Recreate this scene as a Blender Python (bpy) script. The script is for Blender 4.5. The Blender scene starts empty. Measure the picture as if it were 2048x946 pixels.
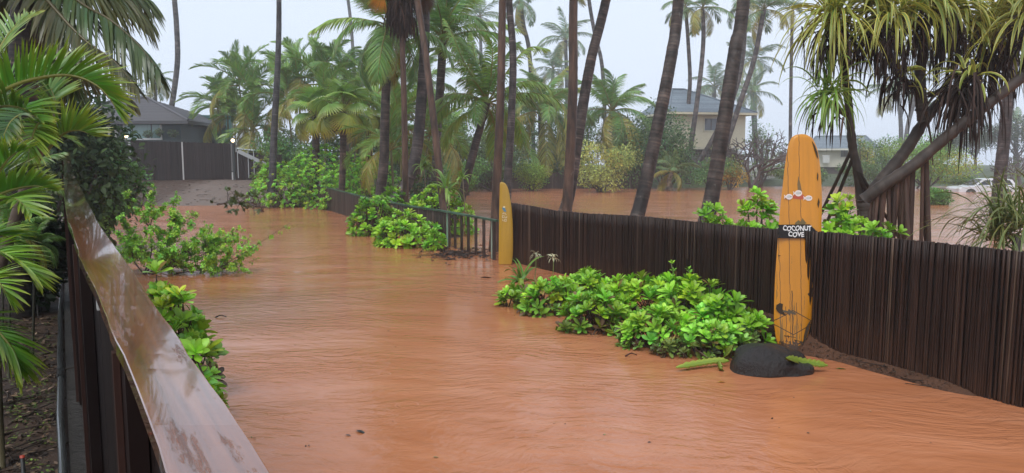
import bpy, math, random
import numpy as np
from mathutils import Vector, Matrix

# ------------------------------------------------------------------ camera, sky, sun, exposure
S = bpy.context.scene
COL = S.collection
CAM_Z = 2.4
F_PX = 1462.0
PITCH = math.atan2(153.0, F_PX)
cam_d = bpy.data.cameras.new('camera')
cam_d.sensor_width = 36.0
cam_d.lens = 36.0 * F_PX / 2048.0
cam_d.clip_start = 0.05
cam_d.clip_end = 2000
cam = bpy.data.objects.new('camera', cam_d)
COL.objects.link(cam)
cam.location = (0, 0, CAM_Z)
cam.rotation_euler = (math.pi / 2 - PITCH, 0, 0)
S.camera = cam

SUN_EL, SUN_AZ = math.radians(58), math.radians(205)
w = bpy.data.worlds.new('World')
S.world = w
w.use_nodes = True
nt = w.node_tree
for n in list(nt.nodes):
    nt.nodes.remove(n)
sky = nt.nodes.new('ShaderNodeTexSky')
sky.sky_type = 'NISHITA'
sky.sun_disc = False
sky.sun_elevation = SUN_EL
sky.sun_rotation = SUN_AZ
sky.air_density = 1.0
sky.dust_density = 4.0
hsv = nt.nodes.new('ShaderNodeHueSaturation')
hsv.inputs['Saturation'].default_value = 0.25
mixw = nt.nodes.new('ShaderNodeMix')
mixw.data_type = 'RGBA'
mixw.inputs[0].default_value = 0.7
mixw.inputs[7].default_value = (6.6, 7.5, 9.0, 1)     # the even cloud deck
bg = nt.nodes.new('ShaderNodeBackground')
bg.inputs['Strength'].default_value = 0.1
wo = nt.nodes.new('ShaderNodeOutputWorld')
nt.links.new(sky.outputs[0], hsv.inputs['Color'])
nt.links.new(hsv.outputs[0], mixw.inputs[6])
nt.links.new(mixw.outputs[2], bg.inputs['Color'])
nt.links.new(bg.outputs[0], wo.inputs[0])

sd = bpy.data.lights.new('sun', 'SUN')
sd.energy = 1.1
sd.angle = math.radians(25)
sd.color = (1.0, 0.97, 0.92)
sun = bpy.data.objects.new('sun', sd)
COL.objects.link(sun)
# light comes from behind and to the left of the camera, high up
sun.rotation_euler = (math.radians(32), 0, math.radians(-25))

S.render.engine = 'CYCLES'
S.view_settings.view_transform = 'Standard'
S.view_settings.look = 'None'
S.view_settings.exposure = 0.6
S.view_settings.gamma = 1.0
S.view_settings.use_curve_mapping = False
try:
    S.cycles.use_denoising = True
    S.cycles.denoiser = 'OPENIMAGEDENOISE'
    S.cycles.max_bounces = 6
    S.cycles.diffuse_bounces = 3
    S.cycles.glossy_bounces = 3
    S.cycles.transmission_bounces = 4
    S.cycles.transparent_max_bounces = 8
    S.cycles.volume_bounces = 4
    S.cycles.caustics_reflective = False
    S.cycles.caustics_refractive = False
    S.cycles.sample_clamp_indirect = 4
except Exception as e:
    print('cycles settings', e)

# ------------------------------------------------------------------ pixel of the photograph -> point of the place
CP, SP = math.cos(PITCH), math.sin(PITCH)
def ray(px, py):
    u = (px - 1024.0) / F_PX
    v = -(py - 473.0) / F_PX
    return np.array([u, CP + v * SP, -SP + v * CP])
def W(px, py, Y):
    r = ray(px, py)
    return np.array([0, 0, CAM_Z]) + r * (Y / r[1])
def G(px, py, z=0.0):
    r = ray(px, py)
    return np.array([0, 0, CAM_Z]) + r * ((z - CAM_Z) / r[2])
def X(px, Y):
    return (px - 1024.0) / F_PX * Y

# ------------------------------------------------------------------ object helpers
def tag(o, label=None, cat=None, group=None, kind=None):
    if label: o['label'] = label
    if cat: o['category'] = cat
    if group: o['group'] = group
    if kind: o['kind'] = kind
    return o
def thing(name, label, cat, loc=(0, 0, 0), group=None):
    o = bpy.data.objects.new(name, None)
    o.empty_display_size = 0.2
    COL.objects.link(o)
    o.location = tuple(float(c) for c in loc)
    return tag(o, label, cat, group)

class MB:
    """collects vertices, faces and vertex colours; build() links them as ONE mesh object"""
    def __init__(s):
        s.V, s.C, s.Q, s.T, s.n = [], [], [], [], 0
    def add(s, V, F, C):
        V = np.asarray(V, float).reshape(-1, 3)
        C = np.asarray(C, float)
        if C.ndim == 1:
            C = np.tile(C[:3], (len(V), 1))
        C = C.reshape(-1, C.shape[-1])[:, :3]
        F = np.asarray(F, int) + s.n
        s.V.append(V); s.C.append(C)
        (s.Q if F.shape[1] == 4 else s.T).append(F)
        s.n += len(V)
    def more(s, F, base):
        F = np.asarray(F, int) + base
        (s.Q if F.shape[1] == 4 else s.T).append(F)
    def build(s, name, mat, parent=None, smooth=True, loc=None):
        V = np.concatenate(s.V); C = np.concatenate(s.C)
        off = np.zeros(3)
        if parent is not None and loc is None:
            off = np.array(parent.matrix_basis.translation)
        if loc is not None:
            off = np.asarray(loc, float)
        V = V - off
        me = bpy.data.meshes.new(name)
        Q = np.concatenate(s.Q) if s.Q else np.zeros((0, 4), int)
        T = np.concatenate(s.T) if s.T else np.zeros((0, 3), int)
        me.vertices.add(len(V))
        me.vertices.foreach_set('co', V.astype(np.float32).ravel())
        idx = np.concatenate([Q.ravel(), T.ravel()]).astype(np.int32)
        me.loops.add(len(idx))
        me.loops.foreach_set('vertex_index', idx)
        nq, ntr = len(Q), len(T)
        me.polygons.add(nq + ntr)
        st = np.concatenate([np.arange(nq) * 4, nq * 4 + np.arange(ntr) * 3]).astype(np.int32)
        tot = np.concatenate([np.full(nq, 4), np.full(ntr, 3)]).astype(np.int32)
        me.polygons.foreach_set('loop_start', st)
        me.polygons.foreach_set('loop_total', tot)
        me.polygons.foreach_set('use_smooth', np.full(nq + ntr, smooth))
        ca = me.color_attributes.new('Col', 'FLOAT_COLOR', 'POINT')
        ca.data.foreach_set('color', np.concatenate([C, np.ones((len(C), 1))], 1).astype(np.float32).ravel())
        me.update(calc_edges=True)
        me.validate()
        me.materials.append(mat)
        o = bpy.data.objects.new(name, me)
        COL.objects.link(o)
        if parent is not None:
            o.parent = parent
            if loc is not None:
                o.location = tuple(off - np.array(parent.matrix_basis.translation))
        elif loc is not None:
            o.location = tuple(off)
        return o

def dup(o, parent, name=None):
    c = o.copy()
    COL.objects.link(c)
    c.parent = parent
    if name: c.name = name
    return c

def unit(a):
    a = np.asarray(a, float)
    return a / np.maximum(np.linalg.norm(a, axis=-1, keepdims=True), 1e-9)

def catmull(P, n):
    P = np.asarray(P, float)
    if len(P) == 2:
        t = np.linspace(0, 1, n)[:, None]
        return P[0] * (1 - t) + P[1] * t
    E = np.vstack([2 * P[0] - P[1], P, 2 * P[-1] - P[-2]])
    t = np.linspace(0, len(P) - 1 - 1e-9, n)
    i = t.astype(int); f = (t - i)[:, None]
    a, b, c, d = E[i], E[i + 1], E[i + 2], E[i + 3]
    return 0.5 * (2 * b + (c - a) * f + (2 * a - 5 * b + 4 * c - d) * f ** 2 + (3 * b - a - 3 * c + d) * f ** 3)

def tube(mb, P, R, col, sides=8, cap=True):
    """tapered tube along P with radius R (scalar or per point); col (3,) or per point"""
    P = np.asarray(P, float); n = len(P)
    R = np.full(n, R, float) if np.isscalar(R) else np.asarray(R, float)
    T = unit(np.gradient(P, axis=0))
    ref = np.array([0, 0, 1.0]) if abs(T[0][2]) < 0.9 else np.array([1.0, 0, 0])
    A = np.zeros((n, 3)); 
    a = unit(np.cross(T[0], ref))
    for i in range(n):
        a = unit(a - T[i] * np.dot(a, T[i])); A[i] = a
    B = np.cross(T, A)
    th = np.arange(sides) / sides * 2 * math.pi
    V = P[:, None] + R[:, None, None] * (A[:, None] * np.cos(th)[None, :, None] + B[:, None] * np.sin(th)[None, :, None])
    C = np.asarray(col, float)
    C = np.tile(C, (n * sides, 1)) if C.ndim == 1 else np.repeat(C, sides, 0)
    i = np.arange(n - 1)[:, None]; j = np.arange(sides)[None]
    q = np.stack([i * sides + j, i * sides + (j + 1) % sides, (i + 1) * sides + (j + 1) % sides, (i + 1) * sides + j], -1).reshape(-1, 4)
    base = mb.n
    mb.add(V.reshape(-1, 3), q, C)
    if cap:
        for ring, pt in ((0, P[0]), (n - 1, P[-1])):
            b2 = mb.n
            mb.add([pt], np.zeros((0, 4), int), C[0])
            f = [[ring * sides + k + base - b2, ring * sides + (k + 1) % sides + base - b2, 0] for k in range(sides)]
            mb.more(f, b2)

def box(mb, lo, hi, col, M=None):
    x0, y0, z0 = lo; x1, y1, z1 = hi
    V = np.array([[x0,y0,z0],[x1,y0,z0],[x1,y1,z0],[x0,y1,z0],[x0,y0,z1],[x1,y0,z1],[x1,y1,z1],[x0,y1,z1]], float)
    if M is not None:
        V = V @ np.asarray(M[0]).T + np.asarray(M[1])
    mb.add(V, [[0,3,2,1],[4,5,6,7],[0,1,5,4],[1,2,6,5],[2,3,7,6],[3,0,4,7]], col)

def beam(mb, a, b, wdt, hgt, col, up=(0, 0, 1)):
    """box beam from a to b"""
    a, b = np.asarray(a, float), np.asarray(b, float)
    t = unit(b - a); s = unit(np.cross(t, up)); u = np.cross(s, t)
    L = np.linalg.norm(b - a)
    M = (np.stack([s, t, u], 1), a)
    box(mb, (-wdt / 2, 0, -hgt / 2), (wdt / 2, L, hgt / 2), col, M)

# ------------------------------------------------------------------ materials
def nodes_of(m):
    m.use_nodes = True
    t = m.node_tree
    for n in list(t.nodes): t.nodes.remove(n)
    return t
class NB:
    def __init__(s, name):
        s.m = bpy.data.materials.new(name); s.t = nodes_of(s.m)
        s.out = s.t.nodes.new('ShaderNodeOutputMaterial')
    def n(s, typ, **kw):
        x = s.t.nodes.new(typ)
        for k, v in kw.items():
            if isinstance(k, str) and k.startswith('i_'):
                key = k[2:]
                key = int(key) if key.isdigit() else key.replace('_', ' ')
                if hasattr(v, 'is_output') or isinstance(v, bpy.types.NodeSocket):
                    s.t.links.new(v, x.inputs[key])
                else:
                    x.inputs[key].default_value = v
            else:
                setattr(x, k, v)
        return x
    def math(s, op, a, b=0.0, c=None, clamp=False):
        x = s.t.nodes.new('ShaderNodeMath'); x.operation = op; x.use_clamp = clamp
        for i, v in enumerate((a, b) if c is None else (a, b, c)):
            if isinstance(v, bpy.types.NodeSocket): s.t.links.new(v, x.inputs[i])
            else: x.inputs[i].default_value = v
        return x.outputs[0]
    def mix(s, f, a, b, blend='MIX'):
        x = s.t.nodes.new('ShaderNodeMix'); x.data_type = 'RGBA'; x.blend_type = blend
        for i, v in ((0, f), (6, a), (7, b)):
            if isinstance(v, bpy.types.NodeSocket): s.t.links.new(v, x.inputs[i])
            else: x.inputs[i].default_value = v if i == 0 or len(v) == 4 else (*v, 1)
        return x.outputs[2]
    def ramp(s, f, stops):
        x = s.t.nodes.new('ShaderNodeValToRGB')
        e = x.color_ramp.elements
        while len(e) < len(stops): e.new(0.5)
        for el, (p, c) in zip(e, stops):
            el.position = p
            el.color = (c, c, c, 1) if np.isscalar(c) else (*c, 1)
        s.t.links.new(f, x.inputs[0])
        return x.outputs[0]
    def coords(s, kind='Object', scale=(1, 1, 1), rot=(0, 0, 0)):
        tc = s.t.nodes.new('ShaderNodeTexCoord')
        mp = s.t.nodes.new('ShaderNodeMapping')
        mp.inputs['Scale'].default_value = scale
        src = tc.outputs[kind]
        if any(rot):          # turn first, then stretch
            m0 = s.t.nodes.new('ShaderNodeMapping'); m0.inputs['Rotation'].default_value = rot
            s.t.links.new(src, m0.inputs[0]); src = m0.outputs[0]
        s.t.links.new(src, mp.inputs[0])
        return mp.outputs[0]
    def noise(s, vec, scale, detail=4, rough=0.55, dist=0.0):
        x = s.n('ShaderNodeTexNoise', i_Vector=vec, i_Scale=scale, i_Detail=detail, i_Roughness=rough, i_Distortion=dist)
        return x.outputs[0]
    def bump(s, h, strength=0.3, dist=0.02, normal=None):
        x = s.n('ShaderNodeBump', i_Height=h, i_Strength=strength, i_Distance=dist)
        if normal is not None: s.t.links.new(normal, x.inputs['Normal'])
        return x.outputs[0]
    def bsdf(s, color, rough=0.5, normal=None, **kw):
        x = s.t.nodes.new('ShaderNodeBsdfPrincipled')
        def put(k, v):
            if isinstance(v, bpy.types.NodeSocket): s.t.links.new(v, x.inputs[k])
            else: x.inputs[k].default_value = v
        put('Base Color', color if isinstance(color, bpy.types.NodeSocket) else (*color, 1)[:4])
        put('Roughness', rough)
        if normal is not None: put('Normal', normal)
        for k, v in kw.items(): put(k.replace('_', ' '), v)
        return x.outputs[0]
    def done(s, shader):
        s.t.links.new(shader, s.out.inputs[0]); return s.m
    def attr(s, name='Col'):
        x = s.t.nodes.new('ShaderNodeAttribute'); x.attribute_name = name
        return x.outputs['Color']

def leaf_mat(name, rough=0.38, trans=0.25, spec=0.5, var=0.18):
    b = NB(name)
    col = b.attr()
    inf = b.n('ShaderNodeObjectInfo')
    k = b.math('MULTIPLY_ADD', inf.outputs['Random'], var * 2, 1 - var)
    nz = b.noise(b.coords('Object'), 2.3, 2)
    k2 = b.math('MULTIPLY_ADD', nz, 0.5, 0.75)
    kk = b.math('MULTIPLY', k, k2)
    h = b.n('ShaderNodeHueSaturation', i_Color=col, i_Value=kk, i_Saturation=1.0)
    p = b.bsdf(h.outputs[0], rough, Specular_IOR_Level=spec)
    tr = b.n('ShaderNodeBsdfTranslucent', i_Color=h.outputs[0])
    ms = b.n('ShaderNodeMixShader', i_0=trans)
    b.t.links.new(p, ms.inputs[1]); b.t.links.new(tr.outputs[0], ms.inputs[2])
    return b.done(ms.outputs[0])

def vmat(name, rough=0.6, scale=8.0, amt=0.5, bump=0.2, bdist=0.01, stretch=(1, 1, 1), spec=0.5):
    """vertex colour times a noise that mottles it, with a bump"""
    b = NB(name)
    v = b.coords('Object', stretch)
    nz = b.noise(v, scale, 6, 0.65)
    k = b.math('MULTIPLY_ADD', nz, 2 * amt, 1 - amt)
    c = b.mix(1.0, b.attr(), b.n('ShaderNodeCombineColor', i_0=k, i_1=k, i_2=k).outputs[0], 'MULTIPLY')
    n = b.bump(nz, bump, bdist)
    return b.done(b.bsdf(c, rough, n, Specular_IOR_Level=spec))

M = {}
M['leaf'] = leaf_mat('glossy_leaf')
M['palm'] = leaf_mat('palm_leaf', 0.33, 0.3, 0.6)
M['far_leaf'] = leaf_mat('matt_leaf', 0.55, 0.42, 0.35)
M['dead'] = leaf_mat('dead_leaf', 0.7, 0.1, 0.25)
M['bark'] = vmat('bark', 0.6, 14, 0.6, 0.5, 0.02, (1, 1, 0.16), 0.35)
def barkm(name, fine, patch, fs, ps, rough=0.55):
    b = NB(name)
    n1 = b.noise(b.coords('Object', fine), fs, 5, 0.7); n2 = b.noise(b.coords('Object', patch), ps, 5, 0.6, 0.4)
    k = b.math('MULTIPLY', b.math('MULTIPLY_ADD', n1, 1.3, 0.35), b.ramp(n2, [(0.36, 0.35), (0.52, 1.0), (0.68, 1.7)]))
    c = b.mix(1.0, b.attr(), b.n('ShaderNodeCombineColor', i_0=k, i_1=k, i_2=k).outputs[0], 'MULTIPLY')
    lich = b.math('GREATER_THAN', b.noise(b.coords('Object', (1, 1, 0.6)), 7.0, 5, 0.7), 0.66)
    c = b.mix(b.math('MULTIPLY', lich, 0.5), c, (0.16, 0.15, 0.13))
    return b.done(b.bsdf(c, rough, b.bump(n1, 0.6, 0.012), Specular_IOR_Level=0.35))
M['ringbark'] = barkm('ringed_bark', (2, 2, 9), (1.2, 1.2, 0.9), 5, 2.6)
M['fibre'] = barkm('fibrous_bark', (8, 8, 0.5), (2.2, 2.2, 0.35), 5, 2.0, 0.5)
M['stem'] = vmat('stem', 0.55, 12, 0.4, 0.3, 0.01)
M['wood'] = vmat('wood', 0.55, 14, 0.55, 0.3, 0.005, (1, 1, 0.12), 0.2)
M['paint'] = vmat('paint', 0.45, 3, 0.12, 0.08, 0.003)
M['plain'] = vmat('plain', 0.5, 6, 0.2, 0.1, 0.005)
M['shingle'] = vmat('roof_shingle', 0.55, 4, 0.45, 0.4, 0.02, (1, 1, 5))
M['gloss'] = vmat('gloss_paint', 0.18, 3, 0.05, 0.0, 0.001)
M['cane'] = vmat('wet_cane', 0.45, 16, 0.65, 0.35, 0.006, (1, 1, 0.08), 0.22)
M['rock'] = vmat('wet_rock', 0.27, 20, 0.55, 1.0, 0.05, (1, 1, 0.6), 0.35)
def glassm():
    b = NB('window_glass')
    return b.done(b.bsdf(b.attr(), 0.06, None, Specular_IOR_Level=0.8))
M['glass'] = glassm()
def lampm():
    b = NB('lit_globe')
    e = b.n('ShaderNodeEmission', i_Color=(1.0, 0.72, 0.42, 1), i_Strength=4.5)
    return b.done(e.outputs[0])
M['lamp'] = lampm()
# ------------------------------------------------------------------ generators for leaves, fronds, trunks, shrubs
def frames(d, n):
    """local x = d, local z ~ n; returns (N,3,3) with columns x,y,z"""
    d = unit(d)
    y = unit(np.cross(n, d)); z = np.cross(d, y)
    return np.stack([d, y, z], -1)

def leaf_template(kind='obovate', curl=0.15):
    if kind == 'obovate':
        s = np.array([0, 0.3, 0.62, 0.86, 1.0]); h = np.array([0.03, 0.13, 0.235, 0.19, 0.03])
    elif kind == 'lance':
        s = np.array([0, 0.3, 0.6, 1.0]); h = np.array([0.03, 0.15, 0.13, 0.01])
    elif kind == 'oval':
        s = np.array([0, 0.35, 0.7, 1.0]); h = np.array([0.03, 0.26, 0.22, 0.02])
    V = []
    for a, b in zip(s, h):
        z = -curl * a * a
        V += [[a, -b, z + 0.25 * b], [a, 0, z], [a, b, z + 0.25 * b]]
    F = []
    for i in range(len(s) - 1):
        o = 3 * i
        F += [[o, o + 3, o + 4, o + 1], [o + 1, o + 4, o + 5, o + 2]]
    tip = np.repeat(s, 3)
    mid = np.tile([0, 1, 0], len(s))
    return np.array(V), np.array(F), tip, mid
LT = {k: leaf_template(k) for k in ('obovate', 'lance', 'oval')}
QUAD = (np.array([[0, 0, 0], [0.5, -0.28, 0.03], [1, 0, -0.08], [0.5, 0.28, 0.03]]), np.array([[0, 1, 2, 3]]), np.array([0, .5, 1, .5]), np.array([0, 0, 0, 0]))
LT['quad'] = QUAD

def put_leaves(mb, O, D, N, L, col, kind='obovate', wid=1.0, tipc=None, vein=0.0):
    V, F, tip, mid = LT[kind]
    k = len(O)
    if k == 0: return
    R = frames(D, N)
    L = np.broadcast_to(np.asarray(L, float), (k,))
    T = V.copy(); T[:, 1] *= wid
    P = O[:, None] + np.einsum('nij,vj->nvi', R, T) * L[:, None, None]
    C = np.repeat(np.asarray(col)[:, None], len(V), 1)
    if tipc is not None:
        C = C * (1 - 0.6 * (tip[None, :, None] ** 3)) + np.asarray(tipc) * 0.6 * (tip[None, :, None] ** 3)
    if vein:
        C = C * (1 + vein * mid[None, :, None])
    Fa = (F[None] + (np.arange(k) * len(V))[:, None, None]).reshape(-1, 4)
    mb.add(P.reshape(-1, 3), Fa, C.reshape(-1, 3))

def varcol(rng, base, n, dv=0.25, dh=0.12):
    """n random variations of an albedo: brightness and a shift towards yellow or blue green"""
    base = np.asarray(base, float)
    v = np.exp(rng.normal(0, dv, n))[:, None]
    hshift = rng.normal(0, dh, n)
    C = np.tile(base, (n, 1)) * v
    C[:, 0] *= np.exp(hshift * 1.5); C[:, 2] *= np.exp(-hshift)
    return np.clip(C, 0.003, 0.8)

def perp(A, rng=None):
    ref = np.where(np.abs(A[:, 2:3]) < 0.9, np.array([[0, 0, 1.0]]), np.array([[1.0, 0, 0]]))
    b = unit(np.cross(A, ref))
    return b, np.cross(A, b)

def rosettes(mb, rng, P, A, L, base, per=10, kind='obovate', e0=0.45, e1=1.25, dv=0.2, dh=0.12, wid=1.0, old=None):
    """whorls of leaves at points P with axes A, leaf length L (per whorl)"""
    n = len(P)
    B, Cc = perp(unit(A))
    A = unit(A)
    k = np.arange(per)
    phi = k[None] * 2.39996 + rng.uniform(0, 6.28, (n, 1)) + rng.normal(0, 0.15, (n, per))
    el = e0 + (e1 - e0) * ((k[None] + rng.uniform(-0.5, 0.5, (n, per))) / per)
    side = B[:, None] * np.cos(phi)[..., None] + Cc[:, None] * np.sin(phi)[..., None]
    D = A[:, None] * np.cos(el)[..., None] + side * np.sin(el)[..., None]
    Nn = A[:, None] * np.sin(el)[..., None] - side * np.cos(el)[..., None]
    Nn = Nn + rng.normal(0, 0.15, Nn.shape)
    O = P[:, None] + A[:, None] * (0.12 * L)[:, None, None] * (1 - k[None, :, None] / per) * 1.5
    Ls = L[:, None] * (0.62 + 0.38 * k[None] / per) * rng.uniform(0.85, 1.15, (n, per))
    C = varcol(rng, base, n, dv, dh)[:, None] * np.exp(rng.normal(0, 0.12, (n, per)))[..., None]
    if old is not None:
        m = rng.random((n, per)) < old[1]
        C[m] = np.asarray(old[0]) * np.exp(rng.normal(0, 0.3, m.sum()))[:, None]
    put_leaves(mb, O.reshape(-1, 3), D.reshape(-1, 3), Nn.reshape(-1, 3), Ls.ravel(), C.reshape(-1, 3), kind, wid, vein=0.18)

def dome_points(rng, n, rx, ry, h, thick=0.28, lumps=7):
    """points in the outer shell of a lumpy dome standing on z=0"""
    u = rng.normal(size=(n * 2, 3)); u[:, 2] = np.abs(u[:, 2]); u = unit(u)[:n]
    lump = unit(rng.normal(size=(lumps, 3)) * np.array([1, 1, 0.7]) + np.array([0, 0, 0.3]))
    amp = rng.uniform(-0.16, 0.2, lumps)
    r = 1 + (np.exp(-(1 - u @ lump.T) / 0.12) * amp).sum(1)
    rad = r * (1 - thick * rng.random(n) ** 1.4)
    P = u * rad[:, None] * np.array([rx, ry, h])
    Nn = unit(u / np.array([rx, ry, h]))
    return P, Nn

def naupaka(name, label, c, rx, ry, h, n, L, base, seed, group=None, mat='leaf', cat='shrub', stems=True, per=10, kind='obovate', dv=0.2, wid=1.0, stem_col=(0.09, 0.06, 0.04), rot=0.0, upw=0.9, lean=None, mud=False):
    rng = np.random.default_rng(seed)
    root = thing(name, label, cat, c, group)
    P, Nn = dome_points(rng, n, rx, ry, h)
    A = unit(Nn + np.array([0, 0, upw]) + rng.normal(0, 0.28, Nn.shape))
    cr, sr = math.cos(rot), math.sin(rot)
    Rz = np.array([[cr, -sr, 0], [sr, cr, 0], [0, 0, 1]])
    P = P @ Rz.T; A = A @ Rz.T
    if lean is not None:
        P = P + np.asarray(lean) * (P[:, 2:3] / h) ** 1.3
    P = P + np.asarray(c)
    Ls = L * rng.uniform(0.6, 1.25, n)
    mb = MB()
    lowz = (P[:, 2] < c[2] + 0.34 * h + rng.normal(0, 0.06 * h, n)) if mud else np.zeros(n, bool)
    if (~lowz).any(): rosettes(mb, rng, P[~lowz], A[~lowz], Ls[~lowz], base, per, kind, e0=.38, e1=1.18, dv=dv, wid=wid, old=((0.20, 0.14, 0.04), 0.05))
    # leaves near the waterline wear a film of silt
    if lowz.any(): rosettes(mb, rng, P[lowz], A[lowz], Ls[lowz] * .9, np.asarray(base) * .55 + np.array([.045, .03, .012]), per, kind, dv=dv + .12, wid=wid, old=((0.10, 0.06, 0.03), 0.3))
    mb.build('foliage', M[mat], root)
    if stems:
        mb = MB()
        m = min(n, 70)
        for i in range(m):
            b = np.asarray(c) + np.array([rng.normal(0, rx * 0.25), rng.normal(0, ry * 0.25), -0.1])
            e = P[i] - A[i] * L * 0.05
            midp = b * 0.5 + e * 0.5 + np.array([*rng.normal(0, 0.06, 2), -0.12 * h])
            r0 = 0.011 if L < 0.2 else 0.02
            tube(mb, catmull([b, midp, e], 7), np.linspace(r0 * 1.5, r0 * 0.6, 7), np.array(stem_col) * rng.uniform(0.7, 1.3), 5, False)
        mb.build('stem', M['stem'], root)
    return root

def leaf_blobs(mb, rng, blobs, n, L, base, kind='quad', dv=0.3, dh=0.15, wid=1.0, shell=0.5):
    """n leaves over several ellipsoid clumps (cx,cy,cz,rx,ry,rz)"""
    blobs = np.asarray(blobs, float)
    vol = (blobs[:, 3] * blobs[:, 4] + blobs[:, 3] * blobs[:, 5] + blobs[:, 4] * blobs[:, 5])
    pick = rng.choice(len(blobs), n, p=vol / vol.sum())
    B = blobs[pick]
    u = unit(rng.normal(size=(n, 3)))
    r = 1 - shell * rng.random(n) ** 1.5
    r = r * (1 + 0.12 * np.sin(u[:, 0] * 5 + pick) * np.cos(u[:, 1] * 4 + pick * 2))
    O = B[:, :3] + u * r[:, None] * B[:, 3:6]
    out = unit(u / B[:, 3:6])
    D = unit(out * 0.6 + rng.normal(0, 0.6, (n, 3)) + np.array([0, 0, -0.15]))
    N = unit(out + np.array([0, 0, 0.8]) + rng.normal(0, 0.35, (n, 3)))
    bc = varcol(rng, base, len(blobs), 0.18, 0.12)[pick]
    C = bc * np.exp(rng.normal(0, dv, n))[:, None]
    put_leaves(mb, O, D, N, L * rng.uniform(0.6, 1.3, n), C, kind, wid)

def blob_crown(rng, c, rx, ry, rz, k, small=0.45):
    """k clumps spread through an ellipsoid"""
    u = unit(rng.normal(size=(k, 3)))
    r = rng.uniform(0.2, 0.76, k)
    P = np.asarray(c) + u * r[:, None] * np.array([rx, ry, rz])
    s = rng.uniform(0.6, 1.25, (k, 1)) * small
    return np.hstack([P, s * np.array([[rx, ry, rz]]) * rng.uniform(0.85, 1.15, (k, 3))])

def bush(name, label, c, rx, ry, rz, n, L, base, seed, k=14, cat='shrub', group=None, kind='quad', mat='far_leaf', trunk=True, dv=0.28, small=0.45, barkc=(0.07, 0.055, 0.045)):
    """a shrub or tree standing at c (its foot): crown centre at c + rz"""
    rng = np.random.default_rng(seed)
    root = thing(name, label, cat, c, group)
    c = np.asarray(c, float)
    cc = c + np.array([0, 0, rz * 0.95])
    bl = blob_crown(rng, cc, rx, ry, rz, k, small)
    bl[:, 2] = np.maximum(bl[:, 2], c[2] + 0.35 * bl[:, 5])
    mb = MB()
    leaf_blobs(mb, rng, bl, n, L, base, kind, dv)
    mb.build('foliage', M[mat], root)
    if trunk:
        mb = MB()
        for i in range(min(k, 9)):
            e = bl[i, :3]
            m = c * 0.45 + e * 0.55 + np.array([0, 0, -0.15 * rz])
            tube(mb, catmull([c + np.array([*rng.normal(0, 0.08 * rx, 2), -0.2]), m, e], 8), np.linspace(0.035, 0.012, 8) * (1 + rz * 0.6), barkc, 5, False)
        mb.build('branch', M['bark'], root)
    return root

def tree(name, label, c, h, rx, ry, rz, n, L, base, seed, k=18, cat='tree', group=None, r0=0.16, kind='quad', small=0.42, mat='far_leaf', barkc=(0.07, 0.06, 0.05), lean=(0, 0), dv=0.28):
    """trunk of height h then a crown of clumps"""
    rng = np.random.default_rng(seed)
    root = thing(name, label, cat, c, group)
    c = np.asarray(c, float)
    cc = c + np.array([lean[0], lean[1], h + rz * 0.6])
    bl = blob_crown(rng, cc, rx, ry, rz, k, small)
    mb = MB()
    leaf_blobs(mb, rng, bl, n, L, base, kind, dv)
    mb.build('crown', M[mat], root)
    mb = MB()
    fork = c + np.array([lean[0] * 0.6, lean[1] * 0.6, h * 0.75])
    tube(mb, catmull([c + np.array([0, 0, -0.5]), c * 0.5 + fork * 0.5 + np.array([*rng.normal(0, 0.1, 2), 0]), fork], 9), np.linspace(r0 * 1.3, r0 * 0.8, 9), barkc, 8)
    for i in range(min(k, 11)):
        e = bl[i, :3]
        m = fork * 0.5 + e * 0.5 + np.array([0, 0, -0.1 * rz])
        tube(mb, catmull([fork - np.array([0, 0, rng.uniform(0, 0.3) * h]), m, e], 8), np.linspace(r0 * 0.55, r0 * 0.12, 8), barkc, 5, False)
    mb.build('trunk', M['bark'], root)
    return root

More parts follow.
